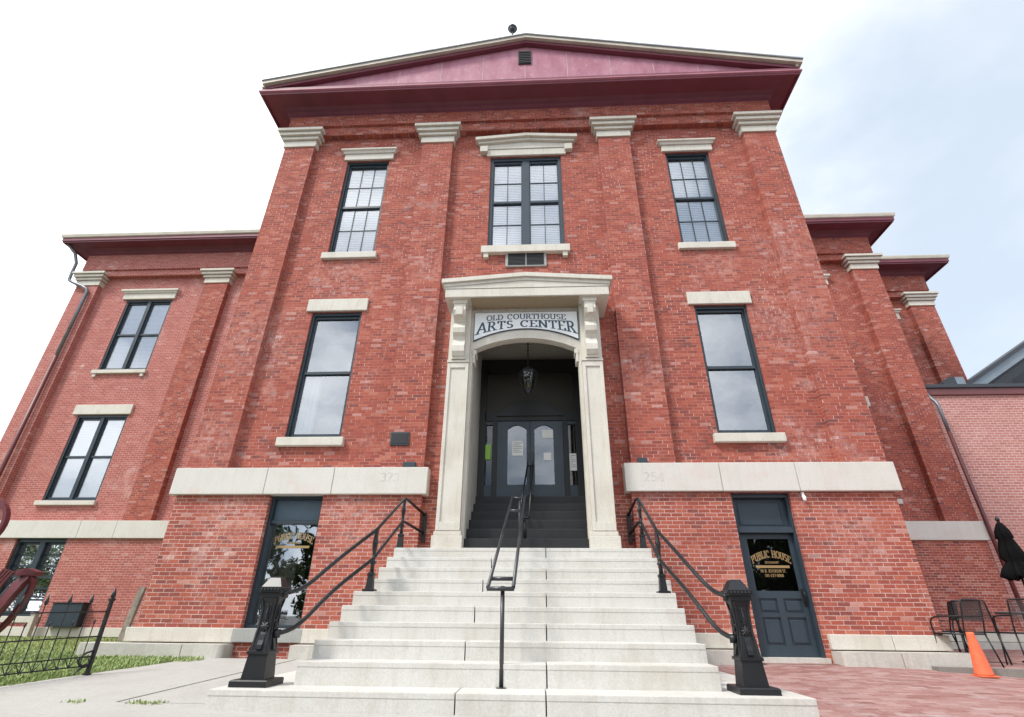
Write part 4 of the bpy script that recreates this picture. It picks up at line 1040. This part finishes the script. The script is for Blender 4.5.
for zr in (.10, .20, .42, .70):
    bm = BM(); tube(bm, [fp(0, zr), fp(3.2, zr)], .0085, 6); obj('rail', bm, 'black', FE)
for k in range(1, 26):
    s = k*.125; bm = BM(); tall = k % 2 == 1 or True
    zt_ = .80 if k % 2 == 0 else .57
    tube(bm, [fp(s, .10), fp(s, zt_)], .006, 6); x, y, z = fp(s, zt_)
    if k % 2 == 0: lathe(bm, [(.006, z-.01), (.022, z+.02), (.016, z+.05), (.003, z+.11)], x, y, 8)
    else: lathe(bm, [(.006, z-.01), (.012, z+.02), (.003, z+.05)], x, y, 8)
    obj('picket', bm, 'black', FE)
bm = BM()
for k in range(0, 25): tube(bm, [fp(k*.125, .10), fp(k*.125+.0625, .20), fp(k*.125+.125, .10)], .006, 6)
obj('bracing', bm, 'black', FE)

SCU = thing('steel_sculpture', 'maroon steel sculpture with a giant fork, a ribbon and a hoop on the lawn', 'sculpture', (-7.6, -.9, -.6))
ys_ = -1.2
def band(bm, pts, wds, th, side=Vector((0, 1, 0))):        # flat bent bar of changing width
    pts = [Vector(p) for p in pts]; ring = []
    for i, p in enumerate(pts):
        d = (pts[min(i+1, len(pts)-1)]-pts[max(i-1, 0)]).normalized(); n_ = d.cross(side).normalized()
        w_ = wds[round(i*(len(wds)-1)/(len(pts)-1))] if isinstance(wds, list) else wds
        ring.append([bm.verts.new(p+n_*a*w_/2+side*b*th/2) for a, b in ((-1, -1), (1, -1), (1, 1), (-1, 1))])
    for a, b in zip(ring, ring[1:]):
        for k in range(4): bm.faces.new((a[k], a[(k+1) % 4], b[(k+1) % 4], b[k]))
    bm.faces.new(ring[0]); bm.faces.new(ring[-1][::-1])
bm = BM(); band(bm, [(-8.60+.47*math.cos(R(a)), ys_, 1.26+.40*math.sin(R(a))) for a in range(-100, 261, 12)], .055, .08); obj('hoop', bm, 'red_steel', SCU)
bm = BM(); tube(bm, [(-8.62, ys_, .62), (-8.5, ys_, -.1), (-8.4, ys_, -.65)], .06, 10); obj('hoop_stand', bm, 'red_steel', SCU)
bm = BM()                                                  # fork head with its tines pointing up
band(bm, smooth_path([(-8.4, ys_, -.62), (-8.1, ys_, -.25), (-8.0, ys_, .02), (-7.91, ys_, .16)]), .10, .04)
band(bm, smooth_path([(-7.92, ys_, .12), (-7.88, ys_, .22), (-7.86, ys_, .28)]), [.11]+[.17]*9, .04)
for j in range(4):
    o = -.10+.052*j; band(bm, smooth_path([(-7.84+o*.9, ys_, .24-o*.3), (-7.79+o*.95, ys_, .42-o*.2), (-7.70+o, ys_, .58-o*.25)]), .028, .035)
obj('fork', bm, 'red_steel', SCU)
bm = BM(); y2 = -1.15
band(bm, smooth_path([(-8.0, y2, -.66), (-7.78, y2-.05, -.28), (-7.62, y2-.08, .06), (-7.50, y2-.05, .36), (-7.41, y2, .53)]), [.06, .12, .16, .17, .15, .12, .08], .10)
band(bm, smooth_path([(-7.40, y2, .53), (-7.34, y2+.04, .42), (-7.41, y2+.08, .2), (-7.51, y2+.1, -.03), (-7.66, y2+.08, -.27), (-7.94, y2+.06, -.44), (-8.2, y2, -.5)]), .05, .08)
band(bm, [(-7.52, y2-.07, .54), (-7.42, y2-.02, .565), (-7.32, y2+.05, .54)], [.08, .10, .06], .14)
obj('ribbon', bm, 'red_steel', SCU)
bm = BM(); tube(bm, smooth_path([(-8.06, y2, -.60), (-7.82, y2-.10, -.24), (-7.68, y2-.12, .10), (-7.56, y2-.08, .38)]), .022, 8); obj('edge_bar', bm, 'steel', SCU)

PB = thing('wall_box', 'dark flat metal box low on the wall of the left wing behind the fence', 'box', (-12.6, 5.7, -.29))
bm = BM(); box(bm, -12.98, -12.13, 5.62, 5.84, -.29, .27, .01); obj('housing', bm, 'frame', PB)
bm = BM(); box(bm, -13.0, -12.10, 5.60, 5.845, .272, .30, .006); obj('lid', bm, 'black', PB)
bm = BM(); box(bm, -13.42, -13.30, 5.55, 5.68, -.55, .02, .01); box(bm, -13.44, -13.28, 5.53, 5.70, .0, .05, .01)
tag(obj('stone_post', bm, 'stone', origin=(-13.36, 5.6, -.55)), 'short pale stone post beside the dark flat box on the wing wall', 'post')
bm = BM(); m_ = Matrix.Translation((-6.52, -.03, -.37)) @ Matrix.Rotation(R(4), 4, 'Y') @ Matrix.Rotation(R(-3), 4, 'X')
box(bm, -.05, .05, -.03, .03, 0, .80, .008); box(bm, .03, .06, -.045, -.02, .02, .78)
for v in bm.verts:
    v.co.x += .008*math.sin(v.co.z*9); v.co = m_ @ v.co
tag(obj('wooden_board', bm, 'oldwood', origin=(-6.5, -.05, -.37)), 'weathered grey board leaning on the brick corner left of the steps', 'board')

def blades(name, n, xr, yr, ok, h, seed):
    rnd = random.Random(seed); vs_, fs = [], []
    c = 0
    while c < n:
        x, y = rnd.uniform(*xr), rnd.uniform(*yr)
        if not ok(x, y): continue
        c += 1; z = gz(x, min(y, 0))-.01; a = rnd.uniform(0, 6.28); hh = h*rnd.uniform(.5, 1.3); w_ = .006+.006*rnd.random()
        l = rnd.uniform(.1, .7)*hh; dx, dy = math.cos(a), math.sin(a); k = len(vs_)
        vs_ += [(x-dy*w_, y+dx*w_, z), (x+dy*w_, y-dx*w_, z), (x+dx*l*.4+dy*w_*.7, y+dy*l*.4-dx*w_*.7, z+hh*.6), (x+dx*l*.4-dy*w_*.7, y+dy*l*.4+dx*w_*.7, z+hh*.6), (x+dx*l, y+dy*l, z+hh*.95)]
        fs += [(k, k+1, k+2, k+3), (k+3, k+2, k+4)]
    me = bpy.data.meshes.new(name); me.from_pydata([(a, b, c_+ZO) for a, b, c_ in vs_], [], fs); me.materials.append(M['grass'])
    o = bpy.data.objects.new(name, me); COL.objects.link(o); o['kind'] = 'stuff'; return o
def on_lawn(x, y):
    if y > -.40 and x > -7.1 and y < .1: return False
    if y > -.1: return x < -6.6 and y < 5.75
    return x < edge_x(min(y, -.6))+.03*math.sin(y*9)+(.22 if y > -.75 else 0)
blades('grass', 26000, (-9.5, -4.6), (-3.35, .2), on_lawn, .055, 1)
blades('grass', 22000, (-17, -6.6), (-.4, 5.7), on_lawn, .06, 2)
blades('weeds', 140, (-4.35, -3.3), (-3.50, -3.38), lambda x, y: abs(math.sin(x*4)) > .75, .035, 3)

# ------------------------------------------------------------------ right side: cone, cafe chairs, table, umbrella
CN = thing('traffic_cone', 'orange traffic cone standing at the kerb of the brick patio', 'cone', (6.05, -.86, gz(6.05, -.86)))
z = gz(6.05, -.86)
bm = BM(); lathe(bm, [(.11, z+.02), (.105, z+.04), (.045, z+.50), (.045, z+.52), (.03, z+.525)], 6.08, -.86, 24); obj('body', bm, 'orange', CN)
bm = BM(); box(bm, 6.08-.112, 6.08+.112, -.86-.112, -.86+.112, z, z+.022, .012); obj('base', bm, 'orange', CN)

def make_chair(lb):
    c = thing('cafe_chair', lb, 'chair', (0, 0, -ZO), 'cafe chairs on the terrace')
    def T(nm, parts, r=.011, par=None, mat='black'):
        bm = BM()
        for p in parts: tube(bm, [(x, y, z-ZO) for x, y, z in p], r, 8)
        return obj(nm, bm, mat, par or c)
    bm = BM(); g = {}
    for i in range(9):
        for j in range(9):
            x, y = -.21+.42*i/8, -.21+.42*j/8; g[i, j] = bm.verts.new((x, y, .43-.012*math.cos(x*7)*math.cos(y*7)-ZO))
    for i in range(8):
        for j in range(8): bm.faces.new((g[i, j], g[i+1, j], g[i+1, j+1], g[i, j+1]))
    obj('seat', bm, 'mesh', c, smooth=True)
    T('seat_frame', [[(-.22, -.22, .43), (.22, -.22, .43), (.22, .22, .43), (-.22, .22, .43), (-.22, -.22, .43)]])
    bk = T('backrest', [smooth_path([(-.22, -.21, .43), (-.22, -.25, .60), (-.21, -.30, .86), (-.19, -.305, .88), (.19, -.305, .88), (.21, -.30, .86), (.22, -.25, .60), (.22, -.21, .43)], 1)])
    bm = BM()
    for i in range(21): x = -.20+.4*i/20; tube(bm, [(x, -.258, .60-ZO), (x, -.303, .87-ZO)], .0034, 4)
    for i in range(13): f = i/12; tube(bm, [(-.205, -.258-.045*f, .60+.27*f-ZO), (.205, -.258-.045*f, .60+.27*f-ZO)], .0034, 4)
    obj('back_mesh', bm, 'mesh', bk)
    for s in (-1, 1):
        T('front_leg', [[(s*.22, .21, .43), (s*.25, .25, .0)]]); T('rear_leg', [[(s*.22, -.21, .43), (s*.25, -.28, .0)]])
        T('armrest', [smooth_path([(s*.215, -.27, .66), (s*.25, -.10, .66), (s*.25, .12, .655), (s*.245, .20, .60), (s*.22, .21, .43)], 2)], .012)
    return c
def dup(root, loc, rz, label):
    r = root.copy(); COL.objects.link(r); r.location = loc; r.rotation_euler = (0, 0, rz); r['label'] = label
    for ch in list(root.children):
        c = ch.copy(); COL.objects.link(c); c.parent = r
        for gch in ch.children:
            d = gch.copy(); COL.objects.link(d); d.parent = c
    return r
TZ = -.552+ZO
ch0 = make_chair('black mesh cafe chair right behind the orange cone, its back to the street')
dup(ch0, (7.25, .55, TZ), R(-38), 'black mesh cafe chair turned sideways behind the chair at the cone')
dup(ch0, (7.42, -.10, TZ), R(-12), 'black mesh cafe chair by the round table, farthest from the steps')
dup(ch0, (6.95, 1.0, TZ), R(70), 'black mesh cafe chair close to the brick corner, turned towards the table')
ch0.location = (6.42, -.18, TZ-.015); ch0.rotation_euler = (0, 0, R(22))
TB = thing('cafe_table', 'small round black metal table between the cafe chairs', 'table', (8.05, .55, -.552))
bm = BM(); lathe(bm, [(.34, .14), (.355, .15), (.355, .17), (.34, .175)], 8.05, .55, 28); obj('tabletop', bm, 'mesh', TB)
bm = BM(); tube(bm, [(8.05, .55, -.52), (8.05, .55, .14)], .025, 10)
for k in range(4): a = k*math.pi/2+.5; tube(bm, smooth_path([(8.05, .55, -.40), (8.05+.12*math.cos(a), .55+.12*math.sin(a), -.48), (8.05+.26*math.cos(a), .55+.26*math.sin(a), -.545)]), .014, 8)
obj('pedestal', bm, 'black', TB)
UM = thing('patio_umbrella', 'closed black patio umbrella tied round its pole on the terrace', 'umbrella', (8.62, 1.0, -.552))
ux, uy = 8.64, 1.0
bm = BM(); rings = []; n = 48
for r_, z, am in ((.012, 1.66, 0), (.05, 1.62, .15), (.10, 1.50, .2), (.115, 1.38, .25), (.10, 1.36, .1), (.135, 1.20, .25), (.16, 1.05, .3), (.125, .98, .15), (.135, .95, .2), (.20, .84, .35), (.25, .72, .40), (.23, .70, .4), (.12, .72, .2)):
    rings.append([bm.verts.new((ux+r_*(1+am*math.cos(8*t)*.6+am*.3*math.sin(3*t+z*5))*math.cos(t), uy+r_*(1+am*math.cos(8*t)*.6+am*.3*math.sin(3*t+z*5))*math.sin(t), z+(.03*math.cos(8*t) if z < .9 else 0))) for t in [2*math.pi*i/n for i in range(n)]])
for a, b in zip(rings, rings[1:]):
    for k in range(n): f = bm.faces.new((a[k], a[(k+1) % n], b[(k+1) % n], b[k])); f.smooth = True
obj('canopy', bm, 'canvas', UM)
bm = BM(); tube(bm, [(ux, uy, -.5), (ux, uy, 1.68)], .02, 10); lathe(bm, [(.02, 1.66), (.035, 1.69), (.03, 1.73), (.008, 1.76)], ux, uy, 10); obj('pole', bm, 'black', UM)
bm = BM(); lathe(bm, [(.25, -.552), (.25, -.50), (.20, -.47), (.05, -.45), (.04, -.25), (.03, -.24)], ux, uy, 24); obj('base', bm, 'black', UM)

# ------------------------------------------------------------------ neighbour on the right
NB = thing('neighbour_building', 'lower pale pink brick building with dark coping beside the right wing', 'building', (17, 6.1, -.55))
bm = BM(); wall(bm, 12.28, 30, -.9, 6.42, 6.1); quad(bm, (12.28, 6.1, -.9), (12.28, 8.35, -.9), (12.28, 8.35, 6.42), (12.28, 6.1, 6.42)); obj('wall', bm, 'brickN', NB)
bm = BM(); box(bm, 12.27, 30, 6.03, 6.3, 6.30, 6.52, .01); obj('fascia', bm, 'pipe', NB)
bm = BM(); box(bm, 12.25, 30, 5.98, 6.4, 6.522, 6.64, .01); slab(bm, [(12.45, 6.4), (30, 6.4), (30, 20), (12.45, 20)], 6.45, 6.5); obj('coping', bm, 'darksteel', NB)
bm = BM(); x0, x1, y0, y1 = 13.98, 14.42, 7.2, 7.9
prof = [(x0-.02, 6.5), (x0+.0, 7.22), (x0+.12, 7.36), (x0+.30, 7.44), (x1, 7.46), (x1, 6.5)]
prism(bm, prof, y0, y1); vh = obj('roof_vent', bm, 'darksteel', NB)
bm = BM(); box(bm, x1+.01, x1+.3, y0, y1, 6.5, 7.44, .01); obj('duct', bm, 'bluesteel', vh)
# tall steel roof frame rising behind it
SF = thing('steel_roof', 'dark steel roof with a sloping blue grey beam behind the neighbouring wall', 'roof', (17, 8, 6.5))
def slope(x): return 7.36+(x-15.5)*.60
bm = BM(); prism(bm, [(15.2, slope(15.2)-.20), (26, slope(26)-.20), (26, slope(26)+.12), (15.2, slope(15.2)+.12)], 7.85, 7.98); box(bm, 15.6, 26, 7.9, 7.95, 6.4, 6.5); obj('edge_beam', bm, 'bluesteel', SF)
bm = BM(); prism(bm, [(15.1, slope(15.1)+.13), (26, slope(26)+.13), (26, slope(26)+.27), (15.1, slope(15.1)+.27)], 7.78, 8.5); obj('roof_sheet', bm, 'darksteel', SF)
bm = BM(); prism(bm, [(15.7, slope(15.7)-.62), (26, slope(26)-.62), (26, slope(26)-.36), (15.7, slope(15.7)-.36)], 8.05, 8.2)
for x in (16.9, 18.6, 21, 24): box(bm, x, x+.14, 8.06, 8.19, 6.4, slope(x)-.4)
prism(bm, [(15.4, 6.4), (26, 6.4), (26, slope(26)+.1), (15.4, slope(15.4)+.1)], 9.0, 9.15)
obj('frame', bm, 'darksteel', SF)

# ------------------------------------------------------------------ street trees opposite, seen in the window glass
def tree(loc, label, seed, first=[None]):
    rnd = random.Random(seed)
    t = thing('street_tree', label, 'tree', loc, 'trees across the street')
    bm = BM(); x, y, z = loc
    tube(bm, [(x, y, z-.1), (x+.05, y, z+1.5), (x-.05, y+.1, z+3.2), (x+.1, y, z+5.5)], [.28, .2, .17, .07], 10)
    for k in range(7):
        a = k*.9+rnd.random(); h = 2.4+.4*k
        tube(bm, smooth_path([(x, y, z+h), (x+math.cos(a)*.9, y+math.sin(a)*.9, z+h+.9), (x+math.cos(a)*2.0, y+math.sin(a)*2.0, z+h+1.5)], 1), [.09, .075, .06, .05, .035, .02][:6], 6)
    obj('trunk', bm, 'bark', t)
    vs_, fs = [], []
    cl = [(rnd.gauss(0, 2.1), rnd.gauss(0, 1.6), rnd.uniform(1.0, 6.0), rnd.uniform(.6, 1.1)) for _ in range(60)]
    for cx, cy, cz, cr_ in cl:
        for _ in range(190):
            d = Vector((rnd.gauss(0, 1), rnd.gauss(0, 1), rnd.gauss(0, 1))).normalized()*cr_*rnd.random()**.4
            p = Vector((cx, cy, cz))+d; u = Vector((rnd.gauss(0, 1), rnd.gauss(0, 1), rnd.gauss(0, 1))).normalized(); v = u.orthogonal().normalized()
            s = rnd.uniform(.09, .17); k = len(vs_)
            vs_ += [p-u*s, p+v*s*.55, p+u*s, p-v*s*.55]; fs.append((k, k+1, k+2, k+3))
    me = bpy.data.meshes.new('crown'); me.from_pydata(vs_, [], fs); me.materials.append(M['leaf'])
    o = bpy.data.objects.new('crown', me); COL.objects.link(o); o.parent = t
    return t
t0 = tree((-4.5, -20, -.76), 'leafy street tree across the street facing the middle of the steps', 12)
for (x, y, rz, lb) in ((-10.5, -21, 1.1, 'leafy street tree across the street, next one west of the steps'), (-17, -19.5, 2.3, 'leafy street tree across the street facing the left wing'), (-24, -22, 3.6, 'leafy street tree across the street, third from the west end'), (-32, -20, .3, 'leafy street tree across the street, second from the west end'), (-40, -21, 2.9, 'leafy street tree across the street, the westernmost of the row'),
                       (2.5, -22, 4.4, 'leafy street tree across the street, next one east of the steps'), (8.5, -20, 5.3, 'leafy street tree across the street facing the dark blue side door'), (14.5, -21.5, .5, 'leafy street tree across the street facing the cafe terrace')):
    r = t0.copy(); COL.objects.link(r); r.location = (x, y, -.76+ZO); r.rotation_euler = (0, 0, rz); r['label'] = lb
    for ch in list(t0.children): c = ch.copy(); COL.objects.link(c); c.parent = r
for o in list(bpy.data.objects):
    if 'org' in o: del o['org']
